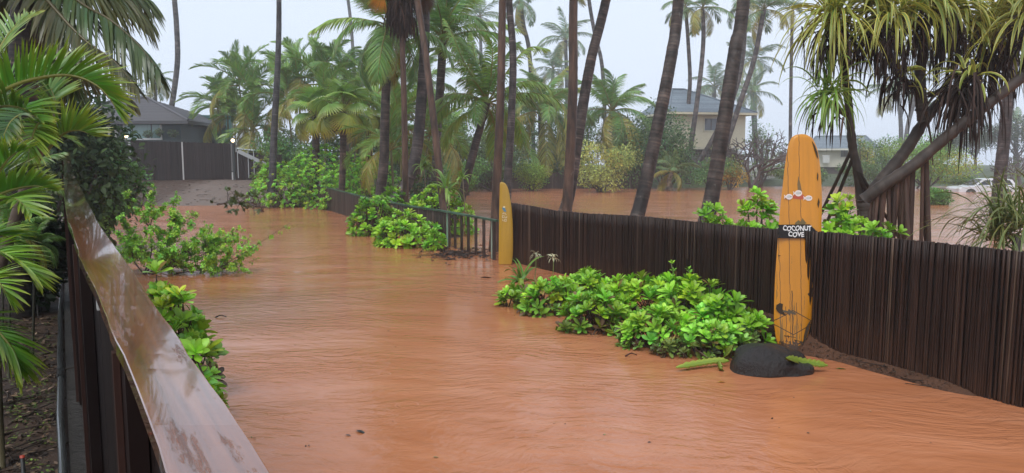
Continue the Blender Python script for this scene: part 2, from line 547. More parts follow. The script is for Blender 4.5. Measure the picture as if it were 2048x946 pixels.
def frond(mb, P, L, n, wid, base, seed, a0=75, a1=25, vee=0.25, droop=0.35, t0=0.14, rr=0.02, rcol=(0.22, 0.2, 0.05), tipc=(0.25, 0.2, 0.03), up=(0, 0, 1), K=4, dryt=0.0, prof=0.7, jit=0.07, nw=0.0):
    """pinnate palm frond along the rachis points P; leaflets of length L"""
    rng = np.random.default_rng(seed)
    Pd = catmull(P, 60)
    seg = np.linalg.norm(np.diff(Pd, axis=0), axis=1); s = np.concatenate([[0], np.cumsum(seg)]); s /= s[-1]
    def at(t):
        return np.stack([np.interp(t, s, Pd[:, i]) for i in range(3)], -1)
    t = np.repeat(np.linspace(t0, 0.995, n), 2) + rng.normal(0, 0.25 / n, 2 * n)
    t = np.clip(t, t0, 1.0)
    side = np.tile([1.0, -1.0], n)
    O = at(t); T = unit(at(np.minimum(t + 0.01, 1.0)) - at(t - 0.02))
    upv = np.asarray(up, float)
    Sd = unit(np.cross(T, upv)); Nn = np.cross(Sd, T)
    f = (t - t0) / (1 - t0)
    a = np.radians(a0 + (a1 - a0) * f ** 1.2) + rng.normal(0, jit, 2 * n)
    v = vee + rng.normal(0, jit * 1.2, 2 * n)
    D = T * np.cos(a)[:, None] + (Sd * (side * np.cos(v))[:, None] + Nn * np.sin(v)[:, None]) * np.sin(a)[:, None]
    ln = L * (np.sin(math.pi * (0.16 + 0.78 * f)) ** prof) * rng.uniform(0.86, 1.08, 2 * n)
    st = np.linspace(0, 1, K) ** 0.9
    hw = np.interp(st, [0, 0.15, 0.45, 0.8, 1], [0.45, 0.9, 1.0, 0.6, 0.04]) * wid
    g = droop * rng.uniform(0.75, 1.25, 2 * n)
    C3 = O[:, None] + D[:, None] * (ln[:, None] * st[None])[..., None]
    C3[..., 2] -= (g * ln)[:, None] * st[None] ** 1.9
    C3[..., 0] += nw * ln[:, None] * st[None] ** 1.7
    dirs = unit(np.gradient(C3, axis=1))
    Wd = unit(T[:, None] - dirs * (dirs * T[:, None]).sum(-1, keepdims=True) + Nn[:, None] * rng.normal(0, 0.3, (2 * n, 1))[..., None])
    Lf = C3 - Wd * hw[None, :, None]; Rt = C3 + Wd * hw[None, :, None]
    V = np.stack([Lf, Rt], 2).reshape(-1, 3)
    cb = varcol(rng, base, 2 * n, 0.14, 0.08)
    k = np.clip(st[None] ** 3 * (0.25 + 0.5 * f[:, None] + dryt), 0, 1)[..., None]
    C = cb[:, None] * (1 - k) + np.asarray(tipc) * k
    if dryt:
        dm = rng.random(2 * n) < dryt * 0.4
        C[dm] = np.array([0.16, 0.10, 0.04])
    C = np.repeat(C[:, :, None], 2, 2).reshape(-1, 3)
    i = np.arange(2 * n)[:, None] * (2 * K); j = np.arange(K - 1)[None] * 2
    q = np.stack([i + j, i + j + 1, i + j + 3, i + j + 2], -1).reshape(-1, 4)
    mb.add(V, q, C)
    tube(mb, Pd[::3], np.linspace(rr * 1.3, rr * 0.25, len(Pd[::3])), rcol, 5, False)

def arc(length, el, bend, n=7, twist=0.0):
    """a rachis in the xz plane from the origin: start elevation el (deg), total downward bend (deg)"""
    e = np.radians(el - bend * np.linspace(0, 1, n) ** 1.15)
    st = length / (n - 1)
    x = np.concatenate([[0], np.cumsum(np.cos(e[:-1]) * st)]); z = np.concatenate([[0], np.cumsum(np.sin(e[:-1]) * st)])
    y = twist * (x / max(length, 1e-6)) ** 2 * length
    return np.stack([x, y, z], -1)

FRONDS = {}
def frond_mesh(kind, variant):
    """a shared frond mesh of unit-ish length 3 m; pointing +X"""
    key = (kind, variant)
    if key in FRONDS: return FRONDS[key]
    mb = MB(); sd = hash((kind, variant)) % 1000 if False else (sum(ord(c) for c in kind) * 7 + variant * 13)
    bend = [35, 60, 85, 105, 70, 95][variant % 6]
    if kind == 'coconut':
        frond(mb, arc(3.0, 18, bend, twist=0.12 * (variant % 3 - 1)), 0.74, 84, 0.022, (0.165, 0.335, 0.07), sd, 72, 28, 0.05, 0.55, rr=0.035, rcol=(0.26, 0.24, 0.06), tipc=(0.20, 0.19, 0.035), K=4)
    elif kind == 'coconut_far':
        frond(mb, arc(3.0, 18, bend, twist=0.12 * (variant % 3 - 1)), 0.75, 50, 0.03, (0.12, 0.23, 0.08), sd, 72, 28, 0.05, 0.5, rr=0.04, K=3)
    elif kind == 'yellowing':
        frond(mb, arc(3.0, 12, bend + 15, twist=0.1), 0.72, 74, 0.022, (0.36, 0.34, 0.055), sd, 70, 30, 0.0, 0.8, rr=0.035, rcol=(0.36, 0.27, 0.07), tipc=(0.34, 0.22, 0.05), K=4)
    elif kind == 'areca':
        frond(mb, arc(3.0, 30, bend + 10, twist=0.12 * (variant % 3 - 1)), 0.80, 58, 0.028, (0.20, 0.37, 0.07), sd, 55, 30, 0.55, 0.3, rr=0.03, rcol=(0.3, 0.28, 0.06), tipc=(0.26, 0.27, 0.04), K=3)
    o = mb.build('frond', M['palm'])
    me = o.data
    bpy.data.objects.remove(o)
    FRONDS[key] = me
    return me

def put_frond(root, kind, variant, pos, az, el, roll, size, name='frond'):
    o = bpy.data.objects.new(name, frond_mesh(kind, variant))
    COL.objects.link(o)
    o.parent = root
    off = np.asarray(pos) - np.array(root.matrix_basis.translation)
    o.matrix_basis = (Matrix.Translation(Vector([float(c) for c in off])) @ Matrix.Rotation(az, 4, 'Z') @ Matrix.Rotation(-el, 4, 'Y') @ Matrix.Rotation(roll, 4, 'X') @ Matrix.Diagonal((size, size, size, 1)))
    return o

def crown(root, pos, n, size, seed, kind='coconut', el_hi=68, el_lo=-38, yellow=2, wind=0.0):
    """n fronds by the golden angle, the young upright, the old hanging"""
    rng = np.random.default_rng(seed)
    for i in range(n):
        f = i / max(n - 1, 1)
        el = math.radians(el_hi + (el_lo - el_hi) * f ** 0.85 + rng.normal(0, 6))
        az = i * 2.39996 + rng.normal(0, 0.2) + seed
        var = int(np.clip(1 + 3 * f + rng.normal(0, 0.8), 0, 3)) if rng.random() < 0.7 else int(rng.integers(4, 6))
        kd = 'yellowing' if (i >= n - yellow) else kind
        put_frond(root, kd, var, np.asarray(pos) + np.array([0, 0, 0.15 * (1 - f)]) * size, az, el, rng.normal(0, 0.25), size * rng.uniform(0.85, 1.1) * (0.8 + 0.2 * min(1, f * 3)))

def trunk(root, P, r0, r1, col, seed, ring=0.075, sides=12, mat='ringbark', amp=0.02, flare=0.35, col2=None):
    """palm trunk: P from foot to top, ring scars as real steps in the outline"""
    rng = np.random.default_rng(seed)
    P = catmull(P, 40)
    L = np.linalg.norm(np.diff(P, axis=0), axis=1).sum()
    n = int(np.clip(L / ring * 2, 24, 330))
    if ring >= 0.3: amp, mat = 0.012, 'fibre'; n = 90
    s = np.concatenate([[0], np.cumsum(np.linalg.norm(np.diff(P, axis=0), axis=1))])
    t = np.linspace(0, s[-1], n)
    Pp = np.stack([np.interp(t, s, P[:, i]) for i in range(3)], -1)
    f = t / s[-1]
    R = r0 + (r1 - r0) * f + flare * r0 * np.exp(-t / 0.45)
    R = R * (1 + amp * (np.arange(n) % 2) + rng.normal(0, amp * 0.35, n))
    Pp[:, :2] += rng.normal(0, 0.0015, (n, 2)) * (r0 / 0.15)
    c = np.tile(np.asarray(col, float), (n, 1)) * np.exp(rng.normal(0, 0.3 if ring < .3 else .07, n))[:, None]
    if ring >= 0.3: col2 = None
    if col2 is not None:
        c = np.where((np.arange(n) % 2)[:, None] == 0, c, np.asarray(col2) * np.exp(rng.normal(0, 0.25, n))[:, None])
    mb = MB(); tube(mb, Pp, R, c, sides)
    return mb.build('trunk', M[mat], root)

def coconut(label, px_pts, Y0, Y1, w0, w1, seed, n=15, size=1.0, top=None, base_z=-0.4, kind='coconut', col=(0.085, 0.068, 0.056), group='coconut palms around the flooded yard', yellow=2, el_hi=68, el_lo=-38, name='coconut_palm', cat='palm', ring=0.075, crown_at=None, col2=None, nfr=None):
    """trunk through photo points from foot up; widths in photo pixels; top: extra point (dx, dz) for a crown above the frame"""
    k = len(px_pts)
    Ys = np.linspace(Y0, Y1, k)
    P = [W(px, py, y) for (px, py), y in zip(px_pts, Ys)]
    d = unit(P[0] - P[1]) 
    foot = P[0].copy()
    if foot[2] > base_z:
        foot = P[0] + d * ((base_z - P[0][2]) / min(d[2], -0.3))
        P = [foot] + P
    if top is not None:
        P.append(P[-1] + np.array([top[0], 0, top[1]]))
    root = thing(name, label, cat, foot, group)
    trunk(root, P, w0 * Y0 / F_PX / 2, w1 * Y1 / F_PX / 2, col, seed, ring, col2=col2)
    crown(root, P[-1], n, size, seed, kind, el_hi, el_lo, yellow)
    return root, P

def fan_leaf_mesh(seed, R=0.62, tl=0.75, segs=30, base=(0.12, 0.24, 0.04), tipc=(0.22, 0.2, 0.03), spread=2.5, pet=0.75, hang=0.25):
    rng = np.random.default_rng(seed)
    mb = MB()
    tube(mb, catmull([[0, 0, 0], [pet * 0.5, 0, 0.05], [pet, 0, 0]], 6), np.linspace(0.022, 0.012, 6), (0.2, 0.2, 0.05), 5, False)
    th = np.linspace(-spread, spread, segs + 1)
    st = np.array([0.0, 0.35, 0.62, 0.85, 1.0])
    for i in range(segs):
        a, b = th[i], th[i + 1]; m = 0.5 * (a + b)
        rl = R * (1 - 0.18 * (abs(m) / spread) ** 2) * rng.uniform(0.94, 1.04)
        V, C = [], []
        cb = varcol(rng, base, 1, 0.12, 0.06)[0]
        for q in st:
            if q <= 0.62: wa, wb = a, b
            else:
                k = (q - 0.62) / 0.38; wa, wb = a + (m - a) * k * 0.93, b + (m - b) * k * 0.93
            r = rl * q
            dz = -hang * q ** 2 * R + 0.05 * R * math.cos(m)
            for ang, ridge in ((wa, 0), (m, 1), (wb, 0)):
                V.append([pet + r * math.cos(ang), r * math.sin(ang), dz + ridge * 0.028 * min(q * 2, 1) * (1 - q * .6) * R / 0.6 - 0.25 * q * q * R * abs(math.sin(ang)) * hang * 2])
                kk = q ** 4
                C.append(cb * (1 - kk) + np.asarray(tipc) * kk)
        F = []
        for j in range(len(st) - 1):
            o = 3 * j
            F += [[o, o + 3, o + 4, o + 1], [o + 1, o + 4, o + 5, o + 2]]
        mb.add(V, F, C)
    ct, st_ = math.cos(tl), math.sin(tl)
    for arr in mb.V:
        dx, dz = arr[:, 0] - pet, arr[:, 2].copy()
        blade = len(arr) == 15
        if blade:
            arr[:, 0] = pet + dx * ct + dz * st_; arr[:, 2] = -dx * st_ + dz * ct
    o = mb.build('fan_leaf', M['palm']); me = o.data; bpy.data.objects.remove(o)
    return me

def straps(mb, rng, c, n, L, wid, el0, el1, droop, cA, cB, az=None, K=8, dv=0.15, Lvar=0.2, spreadr=0.1, wind=(0, 0)):
    """arching strap leaves with a different margin colour: cA centre, cB edge"""
    a = rng.uniform(0, 2 * math.pi, n) if az is None else rng.uniform(az[0], az[1], n)
    el = np.radians(rng.uniform(el0, el1, n))
    D = np.stack([np.cos(a) * np.cos(el), np.sin(a) * np.cos(el), np.sin(el)], -1)
    ln = L * rng.uniform(1 - Lvar, 1 + Lvar, n)
    st = np.linspace(0, 1, K)
    g = droop * rng.uniform(0.6, 1.4, n)
    # integrate direction sagging under gravity so that length is kept
    d = D.copy(); p = np.asarray(c) + rng.normal(0, spreadr, (n, 3)) + D * 0.05
    pts = [p]
    for k in range(1, K):
        d = unit(d + np.array([wind[0], wind[1], 0]) * 0.15 + np.array([0, 0, -1.0]) * (g * (0.35 + 1.2 * st[k]) / K * 2.4)[:, None])
        p = p + d * (ln / (K - 1))[:, None]
        pts.append(p)
    P = np.stack(pts, 1)
    T = unit(np.gradient(P, axis=1))
    hor = np.stack([-np.sin(a), np.cos(a), np.zeros(n)], -1)
    hor = unit(hor[:, None] + rng.normal(0, 0.35, (n, 1, 3)))
    Wd = unit(hor - T * (hor * T).sum(-1, keepdims=True))
    N = np.cross(T, Wd)
    hw = wid * np.interp(st, [0, 0.3, 0.75, 1], [1.0, 0.95, 0.6, 0.03])
    offs = np.array([-1.0, -0.42, 0.42, 1.0]); fold = np.array([0.3, 0.0, 0.0, 0.3])
    V = P[:, :, None] + Wd[:, :, None] * (hw[None, :, None] * offs[None, None])[..., None] + N[:, :, None] * (hw[None, :, None] * fold)[..., None]
    ca = varcol(rng, cA, n, dv, 0.06); cb = varcol(rng, cB, n, dv, 0.06)
    C = np.stack([cb, ca, ca, cb], 1)[:, None].repeat(K, 1)
    i = np.arange(n)[:, None, None] * (K * 4); j = np.arange(K - 1)[None, :, None] * 4; m = np.arange(3)[None, None]
    o = i + j + m
    q = np.stack([o, o + 1, o + 5, o + 4], -1).reshape(-1, 4)
    mb.add(V.reshape(-1, 3), q, C.reshape(-1, 3))
# ------------------------------------------------------------------ terrain, water, haze
def smooth(a, b, x):
    t = np.clip((x - a) / (b - a), 0, 1); return t * t * (3 - 2 * t)
_gr = np.random.default_rng(5)
_K = [(_gr.normal(0, f, 2), _gr.uniform(0, 6.28), amp) for f, amp in ((0.4, .5), (0.8, .4), (1.6, .3), (3, .2), (5, .15), (9, .08)) for _ in range(5)]
def wob(x, y):
    return sum(a * np.sin(k[0] * x + k[1] * y + p) for k, p, a in _K) / 3.0

RAIL_ROWS = [  # photo row: left edge, right edge, distance
    (946, 332, 539, 1.15), (869, 307, 496, 1.30), (800, 284, 447, 1.48), (742, 260, 402, 1.68), (690, 236, 367, 1.9), (647, 217, 338, 2.12), (589, 196, 296, 2.5),
    (525, 164, 254, 3.05), (467, 146, 211, 3.8), (423, 132, 185, 4.7), (370, 127, 159, 7.0), (338, 127, 145, 10.0), (304, 127, 140, 14.5)]
RL = np.array([W(l, r, d) for r, l, rr, d in RAIL_ROWS]); RR = np.array([W(rr, r, d) for r, l, rr, d in RAIL_ROWS])
ext = 1.6
RL = np.vstack([RL[0] + unit(RL[0] - RL[2]) * ext, RL]); RR = np.vstack([RR[0] + unit(RR[0] - RR[2]) * ext, RR])
def rail_x(y):
    ys = np.concatenate([RL[:, 1], [36.0, 60.0]]); xs = np.concatenate([RL[:, 0], [-19.6, -19.6]])
    return np.interp(y, ys, xs)

FB = np.array([G(px, py, 0.0) for px, py in ((1012, 521), (1160, 556), (1330, 606), (1560, 690), (1700, 722), (1900, 777), (2048, 816))])
FB = np.vstack([FB, FB[-1] + unit(FB[-1] - FB[-2]) * 2.2])
LF = np.array([G(px, py, 0.0) for px, py in ((995, 522), (893, 492), (790, 461), (688, 430), (630, 412))])
def dist_poly(x, y, P):
    best = np.full(np.shape(x), 1e9); sgn = np.zeros(np.shape(x))
    for a, b in zip(P[:-1], P[1:]):
        d = b[:2] - a[:2]; L2 = d @ d
        t = np.clip(((x - a[0]) * d[0] + (y - a[1]) * d[1]) / L2, 0, 1)
        dx, dy = x - a[0] - t * d[0], y - a[1] - t * d[1]
        r = np.hypot(dx, dy); m = r < best
        best = np.where(m, r, best); sgn = np.where(m, np.sign(d[0] * dy - d[1] * dx), sgn)
    return best, sgn
def height(x, y):
    h = np.full(np.shape(x), -0.32) + 0.05 * wob(x, y)
    # gravel drive rising to the gate, garden ground to its right
    left = smooth(-7, -11, x + 0.12 * (y - 36))
    h = h + left * smooth(35.2, 46, y + 0.5 * wob(x * .5, y * .5)) * 1.48
    # garden beside the boardwalk
    g = smooth(0.16, 0.02, x - rail_x(y)); h = np.maximum(h, g * (0.42 + 0.03 * wob(x * 2, y * 2)) + (1 - g) * h)
    # planted bank between low fence and yard
    d, s = dist_poly(x, y, LF)
    h = np.maximum(h, -0.32 + np.where(s < 0, 0.46 * np.exp(-((d - 0.9) / 1.1) ** 2), 0) * smooth(20, 24, y))
    # silt along the foot of the cane fence
    d, s = dist_poly(x, y, FB)
    silt = 0.40 * np.exp(-(d / 0.33) ** 2) * smooth(14.5, 9.5, y) * smooth(6.4, 7.6, y) + 0.30 * np.exp(-(d / 0.75) ** 2) * smooth(13, 10.5, y) * smooth(8.6, 9.4, y)
    h = h + silt
    # far bank
    h = np.maximum(h, -0.3 + 1.1 * smooth(59.5, 70, y + 0.8 * wob(x * .3, y * .3) - np.clip(x - 16, 0, 8) * 0.5))
    return h
gx = np.unique(np.concatenate([np.linspace(-150, -24, 24), np.linspace(-24, -7, 60), np.linspace(-7, 8, 230), np.linspace(8, 40, 50), np.linspace(40, 150, 20)]))
gy = np.unique(np.concatenate([np.linspace(-12, -1, 8), np.linspace(-1, 18, 260), np.linspace(18, 72, 150), np.linspace(72, 230, 30)]))
GX, GY = np.meshgrid(gx, gy)
GZ = height(GX, GY)
nx, ny = len(gx), len(gy)
i = np.arange(ny - 1)[:, None] * nx; j = np.arange(nx - 1)[None]
q = np.stack([i + j, i + j + 1, i + nx + j + 1, i + nx + j], -1).reshape(-1, 4)
soil = np.array([0.075, 0.047, 0.033]); gravel = np.array([0.17, 0.13, 0.108]); green = np.array([0.05, 0.075, 0.025])
km = (smooth(-7, -10, GX + 0.12 * (GY - 36)) * smooth(33, 35, GY) * smooth(47, 45, GY) * smooth(-19.5, -18, GX + 0.4 * wob(GX, GY)))[..., None]
kg = (smooth(60, 64, GY))[..., None]
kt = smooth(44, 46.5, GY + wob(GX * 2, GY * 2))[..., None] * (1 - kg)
dF, _s = dist_poly(GX, GY, FB)
ks = (smooth(1.6, 1.0, dF) * smooth(16, 14, GY))[..., None]
Cg = soil * (1 - km) + gravel * km
Cg = Cg * (1 - ks) + np.array([0.105, 0.050, 0.028]) * ks
Cg = Cg * (1 - kg) + green * kg
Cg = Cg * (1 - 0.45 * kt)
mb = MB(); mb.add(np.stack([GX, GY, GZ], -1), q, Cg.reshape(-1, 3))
b = NB('wet_earth')
v = b.coords('Object')
n1 = b.noise(v, 3.0, 5, 0.6); n2 = b.noise(v, 38.0, 5, 0.7)
k = b.math('MULTIPLY', b.math('MULTIPLY_ADD', n1, 0.9, 0.5), b.math('MULTIPLY_ADD', n2, 1.3, 0.35))
c = b.mix(1.0, b.attr(), b.n('ShaderNodeCombineColor', i_0=k, i_1=k, i_2=k).outputs[0], 'MULTIPLY')
nb = b.bump(n2, 0.9, 0.03)
rg = b.ramp(n1, [(0.35, 0.42), (0.6, 0.75)])
M['earth'] = b.done(b.bsdf(c, rg, nb, Specular_IOR_Level=0.25))
tag(mb.build('ground', M['earth']), kind='structure')

b = NB('muddy_water')
v = b.coords('Object')
big = b.noise(b.coords('Object', (0.35, 0.9, 1)), 0.5, 4, 0.6, 1.0)
streak = b.noise(b.coords('Object', (0.5, 2.2, 1), (0, 0, 0.25)), 1.6, 5, 0.65, 0.8)
mixf = b.math('MULTIPLY_ADD', big, 0.6, b.math('MULTIPLY', streak, 0.45))
col = b.ramp(mixf, [(0.30, (0.36, 0.125, 0.048)), (0.52, (0.44, 0.168, 0.076)), (0.75, (0.53, 0.235, 0.125))])
# wind ripples in two trains, fine chop, and rings where rain drops land
tcw = b.t.nodes.new('ShaderNodeTexCoord')
lowf = b.n('ShaderNodeTexNoise', i_Vector=tcw.outputs['Object'], i_Scale=0.55, i_Detail=2.0)
warp = b.n('ShaderNodeVectorMath', operation='MULTIPLY_ADD'); b.t.links.new(lowf.outputs['Color'], warp.inputs[0]); warp.inputs[1].default_value = (0.8, 1.3, 0); b.t.links.new(tcw.outputs['Object'], warp.inputs[2])
def wc(scale, rotz):
    m0 = b.t.nodes.new('ShaderNodeMapping'); m0.inputs['Rotation'].default_value = (0, 0, rotz)
    mp = b.t.nodes.new('ShaderNodeMapping'); mp.inputs['Scale'].default_value = scale
    b.t.links.new(warp.outputs[0], m0.inputs[0]); b.t.links.new(m0.outputs[0], mp.inputs[0]); return mp.outputs[0]
w1 = b.noise(wc((2.6, 8.0, 1), 0.08), 1.3, 3, 0.5, 0.2)
w2 = b.noise(wc((2.6, 7.0, 1), -0.38), 1.9, 3, 0.55, 0.2)
slick = b.ramp(b.noise(b.coords('Object', (0.5, 0.9, 1)), 0.55, 3, 0.55, 0.8), [(0.36, 0.25), (0.62, 1.15)])
w3 = b.noise(v, 30.0, 3, 0.6, 0.3)
vo = b.n('ShaderNodeTexVoronoi', i_Vector=v, i_Scale=3.1, i_Randomness=1.0)
dd = vo.outputs['Distance']
rad = b.n('ShaderNodeSeparateColor', i_0=vo.outputs['Color'])
ph = b.math('MULTIPLY', rad.outputs[0], 0.55)
ring = b.math('SINE', b.math('MULTIPLY', b.math('SUBTRACT', dd, ph), 55.0))
env = b.math('SUBTRACT', 1.0, b.math('MULTIPLY', b.math('ABSOLUTE', b.math('SUBTRACT', dd, ph)), 9.0), clamp=True)
on = b.math('GREATER_THAN', rad.outputs[1], 0.62)
rings = b.math('MULTIPLY', b.math('MULTIPLY', ring, env), on)
hsum = b.math('ADD', b.math('ADD', b.math('MULTIPLY', w1, 1.1), b.math('MULTIPLY', w2, 0.55)), b.math('ADD', b.math('MULTIPLY', w3, 0.16), b.math('MULTIPLY', rings, 0.09)))
hsum = b.math('MULTIPLY', hsum, slick)
nb = b.bump(hsum, 0.48, 0.035)
M['water'] = b.done(b.bsdf(col, 0.12, nb, IOR=1.33, Specular_IOR_Level=0.5))
mb = MB()
wx = np.linspace(-128, 128, 65); wy = np.linspace(-11, 90, 41)
WX, WY = np.meshgrid(wx, wy)
i = np.arange(40)[:, None] * 65; j = np.arange(64)[None]
mb.add(np.stack([WX, WY, 0 * WX], -1), np.stack([i + j, i + j + 1, i + 66 + j, i + 65 + j], -1).reshape(-1, 4), (0.4, 0.14, 0.05))
tag(mb.build('water', M['water']), kind='structure')

# rainy air
mb = MB(); box(mb, (-151, -13, -2.2), (151, 231, 42), (1, 1, 1))
hz = mb.build('haze', M['plain'], smooth=False)
hm = bpy.data.materials.new('rain_haze'); t = nodes_of(hm)
pv = t.nodes.new('ShaderNodeVolumePrincipled')
pv.inputs['Color'].default_value = (0.93, 0.96, 1.0, 1)
pv.inputs['Density'].default_value = 0.0014
pv.inputs['Anisotropy'].default_value = 0.1
mo = t.nodes.new('ShaderNodeOutputMaterial'); t.links.new(pv.outputs[0], mo.inputs['Volume'])
hz.data.materials[0] = hm
tag(hz, kind='stuff')
hz['label'] = 'pale rain haze filling the air'

# ------------------------------------------------------------------ boardwalk railing on the left
b = NB('wet_rail_wood')
rot = (0, 0, -math.atan(0.635))
g1 = b.noise(b.coords('Object', (44, 1.1, 6), rot), 1.0, 6, 0.65, 0.35)
g2 = b.noise(b.coords('Object', (15, 2.2, 3), rot), 1.0, 8, 0.75, 0.1)
g3 = b.noise(b.coords('Object', (90, 4, 6), rot), 1.0, 3, 0.6, 0.3)
woodc = b.ramp(g1, [(0.3, (0.085, 0.026, 0.012)), (0.52, (0.19, 0.062, 0.026)), (0.75, (0.30, 0.12, 0.055))])
sep = b.n('ShaderNodeSeparateXYZ', i_0=b.coords('Object'))
mossf = b.math('MULTIPLY', b.math('MULTIPLY_ADD', sep.outputs[1], 0.22, -0.45, clamp=True), b.math('MULTIPLY_ADD', g2, 1.2, 0.1, clamp=True))
woodc = b.mix(mossf, woodc, (0.10, 0.085, 0.025))
pud = b.ramp(g2, [(0.38, 1.0), (0.43, 0.0)])
rough = b.math('MULTIPLY_ADD', pud, 0.22, 0.04)
hb = b.math('ADD', b.math('MULTIPLY', b.math('MULTIPLY', g3, pud), 0.5), b.math('MULTIPLY', g2, 0.5))
hb = b.math('ADD', hb, b.math('MULTIPLY', b.noise(b.coords('Object'), 22, 3, 0.5), 0.12))
nb = b.bump(hb, 0.35, 0.008)
M['rail'] = b.done(b.bsdf(woodc, rough, nb, IOR=1.5, Specular_IOR_Level=0.7, Coat_Weight=b.math('MULTIPLY_ADD', pud, -0.8, 0.9), Coat_Roughness=0.04, Coat_IOR=1.6))
root = thing('wooden_railing', 'long curving dark red-brown wooden railing with wet glossy top board', 'railing', (RL[1][0], RL[1][1], 0.3))
n = 90
def resamp(P): 
    ys = np.linspace(0, 1, n) ** 1.6
    d = np.linspace(0, 1, len(P)); s_ = np.concatenate([[0], np.cumsum(np.linalg.norm(np.diff(P, axis=0), axis=1))]); s_ /= s_[-1]
    Q = catmull(P, 400); sq = np.concatenate([[0], np.cumsum(np.linalg.norm(np.diff(Q, axis=0), axis=1))]); sq /= sq[-1]
    return np.stack([np.interp(ys, sq, Q[:, k]) for k in range(3)], -1)
rl, rr = resamp(RL), resamp(RR)
rr[:, 2] = 0.5 * (rl[:, 2] + rr[:, 2]); rl[:, 2] = rr[:, 2]
rngr = np.random.default_rng(3)
jl = rngr.normal(0, 0.0016, n); jr = rngr.normal(0, 0.0016, n)
sd = unit(rr - rl)
rl = rl + sd * jl[:, None]; rr = rr + sd * jr[:, None]
dn = np.array([0, 0, 1.0])
e = 0.003
sec = [rl + sd * e, rr - sd * e, rr - dn * e, rr - dn * 0.042, rr - sd * e - dn * 0.05, rl + sd * e - dn * 0.05, rl - dn * 0.042, rl - dn * e]
V = np.stack(sec, 1)
i = np.arange(n - 1)[:, None] * 8; j = np.arange(8)[None]
q = np.stack([i + j, i + (j + 1) % 8, i + 8 + (j + 1) % 8, i + 8 + j], -1).reshape(-1, 4)
mb = MB(); mb.add(V.reshape(-1, 3), q, (0.1, 0.05, 0.03))
mb.add(V[0], [[0, 1, 2, 3], [0, 3, 4, 7], [4, 5, 6, 7]], (0.1, 0.05, 0.03)); mb.add(V[-1], [[3, 2, 1, 0], [7, 4, 3, 0], [7, 6, 5, 4]], (0.1, 0.05, 0.03))
mb.build('top_board', M['rail'], root, smooth=False)
mid = 0.5 * (rl + rr)
sL = np.concatenate([[0], np.cumsum(np.linalg.norm(np.diff(mid, axis=0), axis=1))])
def rail_at(s):
    p = np.array([np.interp(s, sL, mid[:, k]) for k in range(3)]); p2 = np.array([np.interp(s + 0.05, sL, mid[:, k]) for k in range(3)])
    t_ = p2 - p; t_[2] = 0
    return p, unit(t_)
dk = (0.015, 0.0065, 0.005)
for s in (0.6, 2.75, 4.9, 7.1, 9.5, 12.2, 15.6):
    p, t_ = rail_at(s)
    mb = MB(); nrm = np.array([t_[1], -t_[0], 0])
    Mx = (np.stack([nrm, t_, [0, 0, 1]], 1), np.array([p[0], p[1], 0]))
    box(mb, (-0.055, -0.13, 0.25), (-0.005, 0.13, p[2] - 0.052), dk, Mx)
    box(mb, (-0.075, -0.02, 0.25), (-0.057, 0.02, p[2] - 0.075), (0.05, 0.022, 0.016), Mx)
    mb.build('post', M['wood'], root, smooth=False)
s = 0.0
mb = MB()
while s < sL[-1] - 0.3:   # close boarding on the water side
    p, t_ = rail_at(s); nrm = np.array([t_[1], -t_[0], 0])
    Mx = (np.stack([nrm, t_, [0, 0, 1]], 1), np.array([p[0], p[1], 0]))
    box(mb, (0.0, 0.002, -0.35), (0.022, 0.148, p[2] - 0.052), np.array(dk) * rngr.uniform(0.5, 0.75), Mx)
    s += 0.15
mb.build('board_panel', M['wood'], root, smooth=False)
# steel bracket under the top board
p, t_ = rail_at(3.45); nrm = np.array([t_[1], -t_[0], 0])
mb = MB(); box(mb, (-0.066, -0.02, p[2] - 0.10), (-0.056, 0.02, p[2] - 0.056), (0.5, 0.5, 0.48), (np.stack([nrm, t_, [0, 0, 1]], 1), np.array([p[0], p[1], 0])))
mb.build('bracket', M['paint'], root, smooth=False)

# black pipe and concrete edging along the garden side
pp = []
for s in np.linspace(0.2, sL[-1] - 1.5, 30):
    p, t_ = rail_at(s); nrm = np.array([t_[1], -t_[0], 0])
    pp.append([*(p - nrm * (0.185 + 0.004 * math.sin(s * 3)))[:2], 0.485])
pp = np.array(pp)
root = thing('drain_pipe', 'dark grey plastic pipe lying along the foot of the railing', 'pipe', pp[0])
mb = MB(); tube(mb, catmull(pp, 120), 0.026, (0.05, 0.055, 0.055), 12); mb.build('pipe_run', M['gloss'], root)
for k in (13, 34, 58):
    P_ = catmull(pp, 120)[k:k + 3]
    mb = MB(); tube(mb, P_, 0.031, (0.045, 0.05, 0.05), 12); mb.build('coupling', M['gloss'], root)
mb = MB()
ed = []
for s in np.linspace(0, sL[-1] - 1.0, 60):
    p, t_ = rail_at(s); nrm = np.array([t_[1], -t_[0], 0])
    ed.append([p - nrm * 0.14, p - nrm * 0.03])
ed = np.array(ed); ed[..., 2] = 0.462
V = np.concatenate([ed, ed - np.array([0, 0, 0.4])], 1)
i = np.arange(59)[:, None] * 4
q = np.concatenate([np.stack([i + a, i + b_, i + 4 + b_, i + 4 + a], -1).reshape(-1, 4) for a, b_ in ((0, 1), (1, 3), (3, 2), (2, 0))])
mb.add(V.reshape(-1, 3), q, (0.06, 0.055, 0.05))
tag(mb.build('kerb', M['rock'], smooth=False), kind='structure')

